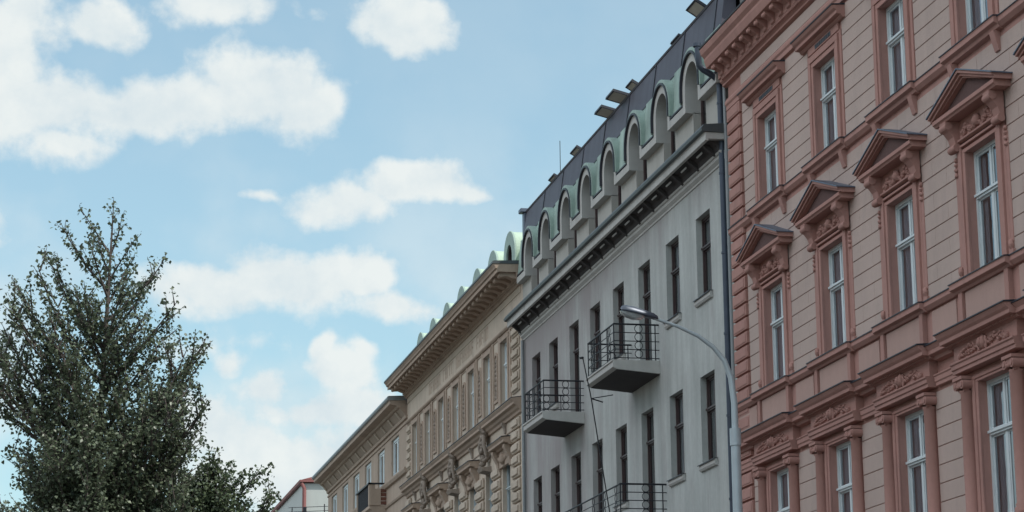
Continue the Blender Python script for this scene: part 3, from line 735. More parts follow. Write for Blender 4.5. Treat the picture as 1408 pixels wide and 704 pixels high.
c.each('soffit_ribs', M['soffit'], grey)
c = MB(); y = GY0+1.15
while y < GY1-.2:
    c.prism([(15.685, 16.60), (15.66, 16.63), (15.64, 16.60), (15.665, 16.575)], y, y+.42); y += 1.365
c.each('soffit_vents', M['grey_trim'], grey)
c = MB(); c.prism([(15.46, 16.862), (15.40, 16.88), (15.38, 16.95), (15.42, 17.0), (15.44, 17.04), (16.05, 17.10), (16.05, 16.862)], GY0+.22, GY1+.14)
c.build('gutter', M['gutter'], grey, bevel=.006)
# attic wall with openings
AO = [(g_-.55, g_+.55, 17.0, 18.69) for g_ in GC]
w = MB(); band(w, 16.0, 16.35, GY0+.3, GY1-.02, 17.05, 18.12, AO); w.each('attic_wall', M['attic_wall'], grey)
ZC = 18.68
dm = MB(); dm.arch(0, ZC, .55, .76, 18.10, -.20, .22, 20)
dm_o = dm.build('dormer', M['grey_trim'], grey, (16, GC[0], 0), bevel=.004)
d2 = MB(); d2.arch(0, ZC, .762, .815, 18.42, -.27, -.12, 20); d2.build('drip_edge', M['flashing'], dm_o, (16, GC[0], 0))
d3 = MB(); d3.arch(0, ZC, .817, .90, 18.40, -.24, .12, 20); d3.arch(0, ZC, .762, .817, 18.42, -.118, .12, 20)
d3.build('hood', M['copper'], dm_o, (16, GC[0], 0))
d4 = MB(); d4.box(.20, .24, -.60, -.46, 17.05, 19.3).box(.20, .24, .46, .60, 17.05, 19.3).box(.20, .24, -.03, .03, 17.05, 19.3).box(.19, .24, -.55, .55, 18.48, 18.58).box(.19, .24, -.55, .55, 17.05, 17.15)
d4.build('sash', M['dark_frame'], dm_o, (16, GC[0], 0))
d5 = MB(); d5.add([(.235, -.6, 17.05), (.235, .6, 17.05), (.235, .6, 19.3), (.235, -.6, 19.3)], [(0, 1, 2, 3)]); d5.build('pane', M['glass_dark'], dm_o, (16, GC[0], 0))
spread(dm_o, [(16, g_, 0) for g_ in GC[1:]])
le = MB(); cp = MB(); edges = [GY0+.3]+[x for g_ in GC for x in (g_-.76, g_+.76)]+[GY1-.02]
for i in range(0, len(edges), 2):
    a, b = edges[i], edges[i+1]
    if b-a < .03: continue
    le.prism([(16.3, 18.10), (15.80, 18.10), (15.80, 18.30), (15.86, 18.33), (15.86, 18.38), (16.3, 18.38)], a, b)
le.each('ledge', M['grey_trim'], grey, bevel=.005)
gl_ = MB()
for i in range(0, len(edges), 2):
    a, b = edges[i]+.05, edges[i+1]-.05
    if b-a > .05: gl_.box(15.79, 15.86, a, b, 18.335, 18.375)
gl_.each('gutter', M['flashing'], grey)
xf = lambda z: 15.87+(z-18.38)*.10
mids = [GY0+.3]+[(GC[i]+GC[i+1])/2 for i in range(7)]+[GY1-.02]
for i, g_ in enumerate(GC):
    hl, hh = g_-mids[i], mids[i+1]-g_
    hm = min(hl, hh)
    cp.spandrel(g_, hm, 18.38, ZC, .74, 19.56, xf)
    if hl > hm+.01: cp.add([(xf(18.38), g_-hl, 18.38), (xf(18.38), g_-hm, 18.38), (xf(19.56), g_-hm, 19.56), (xf(19.56), g_-hl, 19.56)], [(0, 1, 2, 3)])
    if hh > hm+.01: cp.add([(xf(18.38), g_+hh, 18.38), (xf(18.38), g_+hm, 18.38), (xf(19.56), g_+hm, 19.56), (xf(19.56), g_+hh, 19.56)], [(0, 1, 2, 3)])
# swept copper valleys rising between the hoods
vl = MB()
for i in range(len(mids)):
    y = mids[i]; 
    a = GC[i-1]+.80 if i > 0 else GY0+.3; b = GC[i]-.80 if i < 8 else GY1-.03
    if b-a < .1: continue
    n = 8; vs = []
    for k in range(n+1):
        t = k/n; yy_ = a+(b-a)*t; bow = 4*t*(1-t)
        for j in range(6):
            q = j/5; z = 18.385+q*1.16; x = 15.83+q*.12+(.05*bow*(1-q))
            
            vs.append((x, yy_, z))
    vl.add(vs, [(k*6+j, (k+1)*6+j, (k+1)*6+j+1, k*6+j+1) for k in range(n) for j in range(5)], True)
cp.build('copper_apron', M['copper'], grey); vl.each('copper_valleys', M['copper'], grey)
# steep sheet metal mansard
w = MB(); w.prism([(15.965, 19.52), (16.10, 20.45), (16.35, 20.45), (16.35, 19.52)], GY0+.3, GY1-.25)
w.prism([(16.08, 20.452), (16.06, 20.49), (28, 20.60), (28, 20.3), (16.35, 20.3)], GY0, GY1-.02)
w.build('roof', M['slate'], grey)
w = MB()
for i, y in enumerate(mids[1:-1]+[GY0+.9]+GC[:]):
    if i < 8: w.prism([(15.945, 19.53), (16.08, 20.46), (16.10, 20.46), (15.965, 19.53)], y-.02, y+.02)
w.each('roof_seams', M['flashing'], grey)
w = MB(); w.box(16.02, 17.5, GY1-.24, GY1+.04, 18.2, 20.46); w.box(15.90, 17.5, GY1-.28, GY1+.08, 20.46, 20.60); w.build('firewall', M['flash_blue'], grey, bevel=.02)
# set-back gable with oculus at the near end
w = MB(); w.spandrel(52.9, 1.5, 20.45, 21.0, .42, 23.2, lambda z: 17.0); w.box(17.3, 22, 51.4, 54.4, 20.45, 23.2); w.box(17.0, 17.3, 54.38, 54.42, 20.45, 23.2); w.box(17, 17.3, 51.38, 51.42, 20.45, 23.2)
w.build('gable', M['attic_wall'], grey)
w = MB(); w.arch(52.9, 21.0, .42, .50, 20.5, 16.95, 17.05); w.build('oculus_ring', M['white_frame'], grey)
# skylight sashes opened outwards over the mansard edge
def skylight(y, tilt, reach, wd=1.0):
    s = MB(); a = R(tilt)
    def P(d, yv, off): return (-d*math.cos(a)-off*math.sin(a), yv, d*math.sin(a)-off*math.cos(a)+0)
    def slab(d0, d1, ya, yb, o0, o1):
        s.add([P(d0, ya, o0), P(d1, ya, o0), P(d1, yb, o0), P(d0, yb, o0), P(d0, ya, o1), P(d1, ya, o1), P(d1, yb, o1), P(d0, yb, o1)],
              [(0, 3, 2, 1), (4, 5, 6, 7), (0, 1, 5, 4), (1, 2, 6, 5), (2, 3, 7, 6), (3, 0, 4, 7)])
    wd *= .8; t = .045
    slab(-.4, reach, 0, t, 0, .07); slab(-.4, reach, wd-t, wd, 0, .07); slab(reach-t, reach, t, wd-t, 0, .07); slab(-.4, -.3, t, wd-t, 0, .07)
    o = s.build('skylight', M['flashing'], grey, (16.12, y, 20.56))
    s = MB(); 
    def slab2(d0, d1, ya, yb, o0, o1):
        s.add([P(d0, ya, o0), P(d1, ya, o0), P(d1, yb, o0), P(d0, yb, o0), P(d0, ya, o1), P(d1, ya, o1), P(d1, yb, o1), P(d0, yb, o1)],
              [(0, 3, 2, 1), (4, 5, 6, 7), (0, 1, 5, 4), (1, 2, 6, 5), (2, 3, 7, 6), (3, 0, 4, 7)])
    slab2(-.3, reach-t, t, wd-t, .015, .06); s.build('blind', M['blind'], o, (16.12, y, 20.56))
for y, tl, rc, wd in ((52.9, 32, .32, 1.0), (55.2, 24, .07, .9), (59.4, 30, .20, .8), (60.4, 14, .46, 1.05), (61.9, 14, .42, 1.0), (66.0, 28, .16, 1.0), (69.2, 28, .12, .9)):
    skylight(y, tl, rc, wd)
# balconies
def balcony(y0, y1, zt, railz, circ, slab_h=.20, outx=14.76):
    s = MB(); s.prism([(16, zt-.34), (outx+.10, zt-.24), (outx+.02, zt-.2), (outx, zt-.19), (outx, zt-.05), (outx-.03, zt-.05), (outx-.03, zt-.0), (16, zt)], y0, y1)
    o = s.build('balcony', M['grey_trim'], grey, bevel=.006)
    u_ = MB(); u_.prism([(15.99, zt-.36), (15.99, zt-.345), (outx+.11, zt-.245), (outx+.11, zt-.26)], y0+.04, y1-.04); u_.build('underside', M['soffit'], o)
    r_ = MB(); X = outx+.05; r = .013; top = railz
    hs = [zt+.06+(top-zt-.06)*k/4 for k in range(5)]
    for k, z in enumerate(hs):
        rad = .024 if k == 4 else .012
        r_.tube([(16, y0+.05, z), (X, y0+.05, z)], rad, 6); r_.tube([(X, y0+.05, z), (X, y1-.05, z)], rad, 6); r_.tube([(X, y1-.05, z), (16, y1-.05, z)], rad, 6)
    for x, y in [(X, y0+.05), (X, y1-.05), (15.9, y0+.05), (15.9, y1-.05)]+[(X, y0+.05+(y1-y0-.1)*k/4) for k in (1, 2, 3)]:
        r_.tube([(x, y, zt-.03), (x, y, top)], .016, 6)
    gap = hs[1]-hs[0]
    def ring(cx, cy, cz, ax):
        pts = []
        for k in range(17):
            a = 2*math.pi*k/16; d = gap*.46
            pts.append((cx+(d*math.cos(a) if ax == 'x' else 0), cy+(d*math.cos(a) if ax == 'y' else 0), cz+d*math.sin(a)))
        r_.tube(pts, .011, 5, False)
    for k in range(4):
        zc = (hs[k]+hs[k+1])/2
        ring(X+(16-X)*.55, y0+.05, zc, 'x'); ring(X+(16-X)*.55, y1-.05, zc, 'x')
        for f in circ: ring(X, y0+(y1-y0)*f, zc, 'y')
    r_.build('railing', M['iron'], o)
    return o
balcony(57.50, 60.35, 12.60, 13.53, (.18, .55, .82))
balcony(65.70, 68.30, 12.60, 13.50, (.2, .55, .82))
balcony(57.15, 65.6, 8.52, 9.40, (.06, .2, .34, .5, .64, .8, .94))
# rainwater pipe at the pink house and one at the far end
p_ = MB(); p_.tube([(15.415, 51.42, 19.02), (15.42, 51.42, 18.75), (15.44, 51.42, 18.52), (15.52, 51.42, 18.44), (15.80, 51.42, 18.27), (15.92, 51.42, 18.15), (15.93, 51.42, 17.95), (15.93, 51.42, .1)], .078, 12)
p_.tube([(15.40, 51.42, 18.98), (15.40, 51.42, 19.06)], .10, 12)
for z in (17.6, 15.9, 14.0, 12.1, 10.2, 8.3, 6.4, 4.5, 2.6): p_.tube([(15.93, 51.42, z), (15.93, 51.42, z+.05)], .092, 12); p_.box(15.93, 16.02, 51.40, 51.44, z, z+.04)
p_.each('downpipe', M['pipe'], grey)
p_ = MB(); p_.tube([(15.98, 51.22, 18.2), (15.98, 51.22, .1)], .05, 8); p_.each('downpipe', M['pipe_grey'], grey)
p_ = MB(); p_.tube([(15.92, 73.66, 16.2), (15.92, 73.66, .1)], .055, 10); p_.each('downpipe', M['pipe_grey'], grey)
p_ = MB(); p_.tube([(16.6, 52.0, 20.4), (16.6, 52.0, 23.5)], .09, 10); p_.build('flue', M['flashing'], grey)
p_ = MB(); p_.tube([(16.5, 70.4, 20.4), (16.5, 70.4, 22.0)], .012, 5); p_.build('lightning_rod', M['iron'], grey)

# ================================================================== SAND-COLOURED BUILDING
SY0, SY1 = 73.9, 96.8
sand = empty('apartment_building', (16, 85.3, 0), 'ornate sandy brown house with green round-topped dormers above a bracketed cornice', 'building', 'houses lining the street')
SN = [76.2, 79.1, 82.0, 85.05, 88.1, 91.15, 94.15]; SC = [a+.58 for a in SN]
ops = [(c-.58, c+.58, 14.65, 16.8) for c in SC]+[(c-.62, c+.62, 10.3, 12.73) for c in SC]+[(c-.62, c+.62, 5.8, 8.2) for c in SC]+[(c-.7, c+.7, 1.2, 4) for c in SC]
NC = [(SC[i]+SC[i+1])/2 for i in range(6)]
ops2 = ops+[(c-.2, c+.2, 15.0, 16.35) for c in NC]
w = MB()
for z0, z1 in ((0, 4.9), (4.9, 9.4), (9.4, 14.2), (14.2, 18.3)): band(w, 16.0, 16.45, SY0, SY1, z0, z1, ops2)
w.box(16.45, 28, SY0, SY0+.3, 0, 18.3).box(16.45, 28, SY1-.3, SY1-.002, 0, 18.3).box(27.6, 28, SY0+.3, SY1-.3, 0, 18.3)
w.build('wall', M['sand_wall'], sand)
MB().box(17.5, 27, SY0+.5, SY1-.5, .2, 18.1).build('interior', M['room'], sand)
a_ = window_proto(sand, (16, SC[0], 14.65), 1.16, 2.15, .12, M['white_frame'], M['glass_dark'], seed=21, bar=.09, open_c=.3); spread(a_, [(16, c, 14.65) for c in SC[1:]])
a_ = window_proto(sand, (16, SC[0], 10.3), 1.24, 2.43, .16, M['grey_frame'], M['glass_dark'], seed=22, bar=.07); spread(a_, [(16, c, 10.3) for c in SC[1:]]+[(16, c, 5.8) for c in SC])
n_ = MB()
n_.arch(0, 1.35, .2, .30, 0, -.05, 0, 10); n_.box(-.05, 0, -.36, .36, -.1, 0); n_.box(.18, .2, -.2, .2, 0, 1.6)
no = n_.build('niche', M['sand_trim'], sand, (16, NC[0], 15.0))
n_ = MB(); rr = random.Random(6)
for k, (z, r) in enumerate(((.08, .12), (.22, .09), (.38, .13), (.55, .10), (.72, .13), (.9, .09), (1.05, .12), (1.2, .08), (1.32, .09))): n_.blob((.02, rr.uniform(-.02, .02), z), (.09, r, .10), k, .2, 6)
n_.build('statue', M['stone_relief'], no, (16, NC[0], 15.0)); spread(no, [(16, c, 15.0) for c in NC[1:]])
t = MB()
for c in SC:
    for sg in (-1, 1): t.box(15.93, 16, c+sg*.58, c+sg*.74, 14.5, 16.8); t.box(15.95, 16, c+sg*.92-.09, c+sg*.92+.09, 14.5, 17.05)
    t.box(15.93, 16, c-.74, c+.74, 16.8, 16.95); t.prism([(16, 14.5), (15.86, 14.52), (15.84, 14.60), (16, 14.64)], c-.75, c+.75)
t.prism([(16, 17.05), (15.94, 17.06), (15.90, 17.11), (15.90, 17.16), (16, 17.19)], SY0+.3, SY1)
t.prism([(16, 16.98), (15.97, 16.99), (15.97, 17.03), (16, 17.04)], SY0+.3, SY1)
t.prism([(16, 13.95), (15.93, 13.97), (15.91, 14.05), (15.84, 14.10), (15.80, 14.18), (15.70, 14.22), (15.70, 14.30), (15.64, 14.38), (15.64, 14.41), (16, 14.46)], SY0+.25, SY1)
t.prism([(16, 13.55), (15.97, 13.57), (15.97, 13.61), (16, 13.62)], SY0+.3, SY1)
t.prism([(16, 9.1), (15.9, 9.15), (15.8, 9.25), (15.8, 9.35), (16, 9.4)], SY0+.3, SY1)
t.build('string_courses', M['sand_trim'], sand, bevel=.006)
fl = MB().prism([(15.62, 14.412), (15.62, 14.435), (16, 14.485), (16, 14.462)], SY0+.25, SY1); fl.build('flashing', M['flashing'], sand)
ins = MB(); rr = random.Random(14); y = 91.6
for word in (6, 5, 8, 5):                                            # weathered raised lettering, no longer readable
    for k in range(word):
        kind = rr.randint(0, 3); 
        ins.box(15.991, 16, y-.06, y, 17.40, 17.86)
        if kind in (0, 2): ins.box(15.991, 16, y-.30, y-.24, 17.40, 17.86)
        if kind in (1, 2): ins.box(15.991, 16, y-.24, y-.06, 17.60, 17.66)
        if kind in (0, 3, 1): ins.box(15.991, 16, y-.24 if kind == 0 else y-.28, y-.06, 17.80, 17.86)
        y -= .44
    y -= .5
ins.each('inscription', M['sand_trim'], sand, gap=.3)
fz = MB().box(15.978, 16, SY0+.3, SY1, 17.92, 18.14); fz.build('frieze_band', M['sand_pale'], sand)
def quoin(mb, a, b, z0, z1, p, x=15.90):
    z = z0
    while z+p <= z1+.01:
        mb.box(x+.05, 16, a, b, z+.03, z+p-.03); mb.box(x, x+.05, a+.07, b-.07, z+.09, z+p-.09); z += p
q = MB(); quoin(q, 74.45, 75.55, 14.7, 17.0, .375); quoin(q, 95.75, 96.7, 14.7, 17.0, .375)
q.each('quoin_strip', M['sand_pale'], sand, bevel=.03, gap=.12)
q = MB(); quoin(q, 74.45, 75.5, 9.5, 13.9, .40, 15.86); quoin(q, 95.75, 96.7, 9.5, 13.9, .40, 15.86)
for i in range(6):
    m_ = (SC[i]+SC[i+1])/2; quoin(q, m_-.62, m_+.62, 9.5, 12.8, .40, 15.86)
q.each('rusticated_piers', M['sand_wall'], sand, bevel=.035, gap=.12)
hd = MB(); hd.prism([(0, 3.05), (-.16, 3.06), (-.2, 3.12), (-.36, 3.14), (-.36, 3.22), (-.42, 3.30), (0, 3.34)], -1.25, 1.25)
hd.prism([(0, 2.5), (-.08, 2.52), (-.1, 3.05), (0, 3.05)], -.8, .8)
for sg in (-1, 1): hd.prism([(0, 2.4), (-.08, 2.42), (-.14, 2.7), (-.30, 3.0), (-.30, 3.1), (0, 3.1)], sg*.95-.14, sg*.95+.14)
hd.blob((-.12, 0, 2.75), (.12, .16, .2), 3); 
for k in range(8): hd.blob((-.1, -.7+.2*k, 2.78+.04*(k % 2)), (.06, .09, .09), k)
ho_ = hd.build('window_hood', M['sand_trim'], sand, (16, SC[0], 10.05), bevel=.008)
MB().prism([(-.43, 3.302), (-.43, 3.325), (0, 3.37), (0, 3.342)], -1.27, 1.27).build('flashing', M['flashing'], ho_, (16, SC[0], 10.05))
spread(ho_, [(16, SC[i], 10.05) for i in (2, 4, 6)])
st = MB(); rr = random.Random(2)
for k in range(26): st.blob((-.10-rr.random()*.14, rr.uniform(-.28, .28)*(1.2-abs(k/26-.5)), .0+k*.055+rr.uniform(-.05, .05)), (.10, .10+rr.random()*.06, .09), k, .3, 5)
st.blob((-.24, 0, 1.32), (.13, .13, .17), 77, .1, 8); st.prism([(0, -.25), (-.3, -.2), (-.36, -.08), (0, -.05)], -.4, .4)
for sg in (-1, 1): st.tube([(-.2, sg*.18, 1.05), (-.26, sg*.38, .7), (-.18, sg*.42, .3)], [.08, .07, .05], 7)
sto = st.build('statue', M['stone_relief'], sand, (16, SC[1], 12.95)); spread(sto, [(16, SC[i], 12.95) for i in (3, 5)])
br = MB(); br.prism([(16, 13.62), (15.95, 13.65), (15.92, 13.8), (15.84, 13.95), (15.84, 14.0), (16, 14.0)], SC[0]-.1, SC[0]+.1)
for i in range(1, 7): br.prism([(16, 13.62), (15.95, 13.65), (15.92, 13.8), (15.84, 13.95), (15.84, 14.0), (16, 14.0)], SC[i]-.1, SC[i]+.1)
br.each('brackets', M['stone_relief'], sand)
# main cornice
c = MB()
c.prism([(16, 18.14), (15.93, 18.16), (15.93, 18.20), (15.88, 18.24), (15.86, 18.30), (15.80, 18.31), (15.80, 18.52), (15.22, 18.52), (15.20, 18.50), (15.17, 18.50), (15.17, 18.62), (15.12, 18.64), (15.10, 18.70), (15.04, 18.78), (16.3, 18.80), (16.3, 18.2), (16, 18.2)], SY0+.06, SY1+.16)
y = SY0+.2
while y < SY1: c.box(15.84, 15.89, y, y+.09, 18.23, 18.305); y += .17
c.build('cornice', M['sand_trim'], sand)
mo = MB(); mo.prism([(15.80, 18.515), (15.80, 18.33), (15.70, 18.34), (15.55, 18.40), (15.40, 18.39), (15.32, 18.37), (15.27, 18.40), (15.27, 18.515)], -.17, .17)
mm = mo.mesh('modillion', (15.8, 0, 18.3)); mm.materials.append(M['sand_trim'])
y = SY0+.35
while y < SY1+.1:
    o = bpy.data.objects.new('modillion', mm); col.objects.link(o); o.parent = sand; o.location = (15.798-16, y-85.3, 18.3); y += .74
g = MB(); g.prism([(15.04, 18.782), (15.02, 18.80), (15.02, 18.86), (15.06, 18.88), (16.3, 18.93), (16.3, 18.805)], SY0+.04, SY1+.18); g.build('gutter', M['gutter'], sand)
# copper mansard with round-topped dormers
r_ = MB(); r_.prism([(16.28, 18.9), (16.50, 20.02), (16.56, 20.06), (22, 21.3), (28, 18.9)], SY0+.12, SY1-.05); r_.build('roof', M['copper_pale'], sand)
d = MB(); d.arch(0, 19.62, .46, .93, 18.9, .16, .23, 24)
do_ = d.build('dormer', M['copper'], sand, (16, SC[0], 0), bevel=.01)
d = MB(); d.arch(0, 19.62, .80, .905, 18.9, .232, 4.2, 24); d.build('hood', M['copper_pale'], do_, (16, SC[0], 0))
d = MB(); d.box(.30, .34, -.5, .5, 18.9, 20.12); d.build('pane', M['glass_dark'], do_, (16, SC[0], 0))
d = MB(); d.arch(0, 19.62, .42, .47, 18.9, .22, .295, 20); d.build('sash', M['dark_frame'], do_, (16, SC[0], 0))
spread(do_, [(16, c, 0) for c in SC[1:]])

# ================================================================== BROWN BUILDING at the far end
BY0, BY1 = 96.8, 122.0
brn = empty('apartment_building', (16, 109.4, 0), 'brown house furthest along the row with deep panelled eaves and small corner balcony', 'building', 'houses lining the street')
BE = [99.05, 103.0, 106.95, 110.75, 114.6, 118.6]; BC = [a+1.05 for a in BE]
ops = [(c-1.0, c+1.0, 15.35, 17.0) for c in BC]+[(c-1.0, c+1.0, 11.2, 13.4) for c in BC]+[(c-1, c+1, 6.9, 9.1) for c in BC]
w = MB()
for z0, z1 in ((0, 6.0), (6.0, 10.2), (10.2, 14.4), (14.4, 18.0)): band(w, 16.0, 16.45, BY0, BY1, z0, z1, ops)
w.box(16.45, 28, BY0, BY0+.3, 0, 18).box(16.45, 28, BY1-.3, BY1, 0, 18).box(27.6, 28, BY0+.3, BY1-.3, 0, 18)
w.build('wall', M['brown_wall'], brn)
MB().box(17.5, 27, BY0+.5, BY1-.5, .2, 17.9).build('interior', M['room'], brn)
a_ = window_proto(brn, (16, BC[0], 15.35), 2.0, 1.65, .10, M['white_frame'], M['glass_dark'], transom=1, seed=31, bar=.12, open_c=.0); spread(a_, [(16, c, 15.35) for c in BC[1:]])
a_ = window_proto(brn, (16, BC[0], 11.2), 2.0, 2.2, .12, M['white_frame'], M['glass_dark'], seed=32, bar=.12, open_c=.1); spread(a_, [(16, c, 11.2) for c in BC[1:]]+[(16, c, 6.9) for c in BC])
t = MB()
t.prism([(16, 17.12), (15.95, 17.14), (15.95, 17.22), (16, 17.23)], BY0+.02, BY1+.0)
t.prism([(16, 17.32), (15.92, 17.34), (15.90, 17.42), (15.90, 17.47), (16, 17.48)], BY0+.02, BY1+.0)
t.prism([(16, 17.50), (15.93, 17.50), (15.72, 17.78), (15.62, 17.80), (15.58, 17.88), (15.34, 17.92), (15.28, 17.94), (15.28, 18.06), (15.26, 18.10), (16, 18.12)], BY0+.25, BY1+.3)
t.prism([(16, 15.05), (15.9, 15.08), (15.84, 15.2), (15.84, 15.28), (16, 15.32)], BY0+.02, BY1)
t.prism([(16, 14.2), (15.94, 14.22), (15.9, 14.3), (16, 14.32)], BY0+.02, BY1)
t.build('cornice', M['brown_wall'], brn, bevel=.006)
t = MB(); y = BY0+1.2
while y < BY1:
    t.prism([(15.92, 17.49), (15.705, 17.775), (15.66, 17.74), (15.88, 17.46)], y, y+.22); y += 1.98
t.each('eaves_brackets', M['sand_wall'], brn)
MB().prism([(15.26, 18.10), (15.20, 18.12), (15.17, 18.18), (15.19, 18.26), (15.24, 18.28), (16.3, 18.33), (16.3, 18.12)], BY0+.22, BY1+.33).build('gutter', M['zinc'], brn)
MB().prism([(16.0, 18.12), (16.2, 18.34), (22, 20.0), (28, 18.2), (28, 17.9), (16, 17.9)], BY0, BY1).build('roof', M['slate'], brn)
s = MB(); s.prism([(16, 13.9), (15.5, 14.0), (15.35, 14.2), (15.26, 14.25), (15.26, 14.38), (16, 14.38)], 102.55, 106.4)
bo = s.build('balcony', M['brown_wall'], brn)
s = MB(); s.box(15.24, 15.5, 102.5, 102.8, 14.38, 15.30).box(15.24, 15.42, 106.15, 106.4, 14.38, 15.30)
s.box(15.5, 15.75, 102.5, 102.72, 14.38, 15.1).each('balcony_piers', M['brown_wall'], bo)
s = MB(); s.box(15.2, 16, 102.46, 102.56, 15.29, 15.36).box(15.2, 15.34, 102.46, 106.44, 15.29, 15.36)
for k in range(16): s.tube([(15.3, 102.9+k*.21, 14.38), (15.3, 102.9+k*.21, 15.3)], .035, 6)
s.build('railing', M['iron'], bo)
s = MB()
for k in range(4): s.box(15.76, 16, 102.54, 102.6, 14.42+k*.18, 14.56+k*.18)
s.each('balcony_screen', M['wood'], bo)

# ================================================================== PALE HOUSE beyond the side street
end = empty('apartment_building', (16, 140, 0), 'pale house with dark red eaves beyond the end of the row', 'building', 'houses lining the street')
MB().box(16, 30, 132.8, 160, 0, 19.3).build('wall', M['far_wall'], end)
e = MB(); e.prism([(15.82, 19.34), (15.78, 19.48), (15.9, 19.51), (15.998, 19.34)], 132.8, 160.2); e.box(15.80, 30.2, 132.6, 132.795, 19.36, 19.48); e.build('eaves', M['far_red'], end)
MB().prism([(15.95, 19.52), (23, 21.5), (30.1, 19.52)], 132.81, 160.1).build('roof', M['far_red'], end)
MB().tube([(15.9, 132.72, 19.3), (16.05, 132.70, 19.0), (16.05, 132.70, .1)], .11, 8).build('downpipe', M['far_red'], end)
r_ = MB()
for z in (17.86, 17.62, 17.40): r_.tube([(15.0, 131.2, z-.15), (17.8, 131.2, z)], .018, 5)
r_.tube([(17.0, 131.2, 12), (17.0, 131.2, 17.95)], .03, 6); r_.tube([(15.2, 131.2, 12), (15.2, 131.2, 17.75)], .03, 6)
r_.tube([(15.2, 131.2, 12), (17.0, 131.2, 12), (17, 132.8, 12)], .03, 6)
r_.tube([(15.9, 131.15, 17.35), (15.9, 131.15, 17.75)], .10, 8); r_.build('scaffold_rail', M['iron'], end)

# ================================================================== HOUSES ACROSS THE STREET (they shade the lower storeys and show in the panes)
M['ochre'] = plaster('ochre', (.22, .18, .13), var=.08, streak=.08); M['rose'] = plaster('rose', (.24, .15, .12), var=.08, streak=.08)
for (ya, yb, h_, mt, lb) in ((14, 44, 15.5, 'ochre', 'ochre house across the street, nearer than the rose coloured one'), (44.02, 74, 17.0, 'rose', 'rose coloured house across the street facing the grey balconied one')):
    b_ = empty('apartment_building', (-22, (ya+yb)/2, 0), lb, 'building', 'houses across the street')
    cs_ = [ya+2.2+k*3.6 for k in range(int((yb-ya-2)/3.6))]; zs = [1.2+3.8*k for k in range(4)]
    w = MB()
    for k, z in enumerate(zs): band(w, -22.4, -22, ya, yb, (0 if k == 0 else z-.9), (z+2.9 if k < 3 else h_), [(c-.6, c+.6, z, z+2.2) for c in cs_])
    w.box(-32, -22.4, ya, ya+.3, 0, h_).box(-32, -22.4, yb-.3, yb-.002, 0, h_); w.build('wall', M[mt], b_)
    MB().box(-31, -23.2, ya+.5, yb-.5, .2, h_-.2).build('interior', M['room'], b_)
    MB().prism([(-21.7, h_), (-21.7, h_+.25), (-27, h_+3.2), (-32.2, h_+.2), (-32.2, h_)], ya, yb).build('roof', M['far_red'], b_)
    f = MB(); f.box(-.2, -.12, -.6, -.5, 0, 2.2).box(-.2, -.12, .5, .6, 0, 2.2).box(-.2, -.12, -.5, .5, 2.1, 2.2).box(-.2, -.12, -.5, .5, 0, .1).box(-.2, -.12, -.5, .5, 1.4, 1.5).box(-.2, -.12, -.04, .04, .1, 1.4)
    f0 = f.build('window', M['white_frame'], b_, (-22, cs_[0], zs[0]))
    MB().add([(-.17, -.5, .1), (-.17, .5, .1), (-.17, .5, 2.1), (-.17, -.5, 2.1)], [(0, 1, 2, 3)]).build('pane', M['glass_dark'], f0, (-22, cs_[0], zs[0]))
    spread(f0, [(-22, c, z) for c in cs_ for z in zs if (c, z) != (cs_[0], zs[0])])

# ================================================================== STREET LAMP
lamp = empty('street_lamp', (13.1, 42, .12), 'tall pale grey street lamp with a curved arm in front of the grey house', 'street lamp')
s = MB(); s.tube([(13.1, 42, .12), (13.1, 42, 8.1)], [.105, .088], 16); s.tube([(13.1, 42, 8.1), (13.1, 42, 8.42)], [.105, .105], 16); s.tube([(13.1, 42, 0.12), (13.1, 42, 1.4)], .14, 16)
s.build('pole', M['lamp_paint'], lamp)
pts = [(13.1, 8.40), (13.10, 8.9), (13.05, 9.37), (12.93, 9.70), (12.72, 9.95), (12.44, 10.15), (12.05, 10.32), (11.6, 10.46)]
s = MB(); s.tube([(x, 42, z) for x, z in pts], [.064, .061, .056, .050, .044, .038, .032, .028], 14); s.build('arm', M['lamp_paint'], lamp)
hd = MB(); vs = []; fs = []; n = 12; sec = []
for i, (d, wdt, ht) in enumerate(((0, .055, .05), (.06, .085, .07), (.25, .105, .085), (.45, .115, .095), (.60, .11, .09), (.68, .085, .07), (.72, .04, .03))):
    cx = 11.66-d*.985; cz = 10.44+d*.20
    for k in range(n):
        a = math.pi*k/(n-1); vs.append((cx-.17*ht*math.sin(a), 42+wdt*math.cos(a), cz+ht*math.sin(a)*1.5))
for i in range(6):
    for k in range(n-1): fs.append((i*n+k, i*n+k+1, (i+1)*n+k+1, (i+1)*n+k))
for i in range(6): fs.append((i*n, (i+1)*n, (i+1)*n+n-1, i*n+n-1))
fs.append(tuple(range(n))); hd.add(vs, fs, True); ho = hd.build('lamp_head', M['lamp_dark'], lamp)
ls = MB(); vs = []; fs = []
for i, (d, wdt, ht) in enumerate(((.27, .06, .02), (.34, .09, .07), (.48, .10, .095), (.62, .095, .08), (.70, .07, .05), (.73, .03, .0))):
    cx = 11.66-d*.985; cz = 10.44+d*.20-.004
    for k in range(n):
        a = math.pi*k/(n-1); vs.append((cx, 42+wdt*math.cos(a), cz-ht*math.sin(a)*1.25))
for i in range(5):
    for k in range(n-1): fs.append((i*n+k, i*n+k+1, (i+1)*n+k+1, (i+1)*n+k))
fs.append(tuple(range(n))); ls.add(vs, fs, True); ls.build('lens', M['lens'], ho)

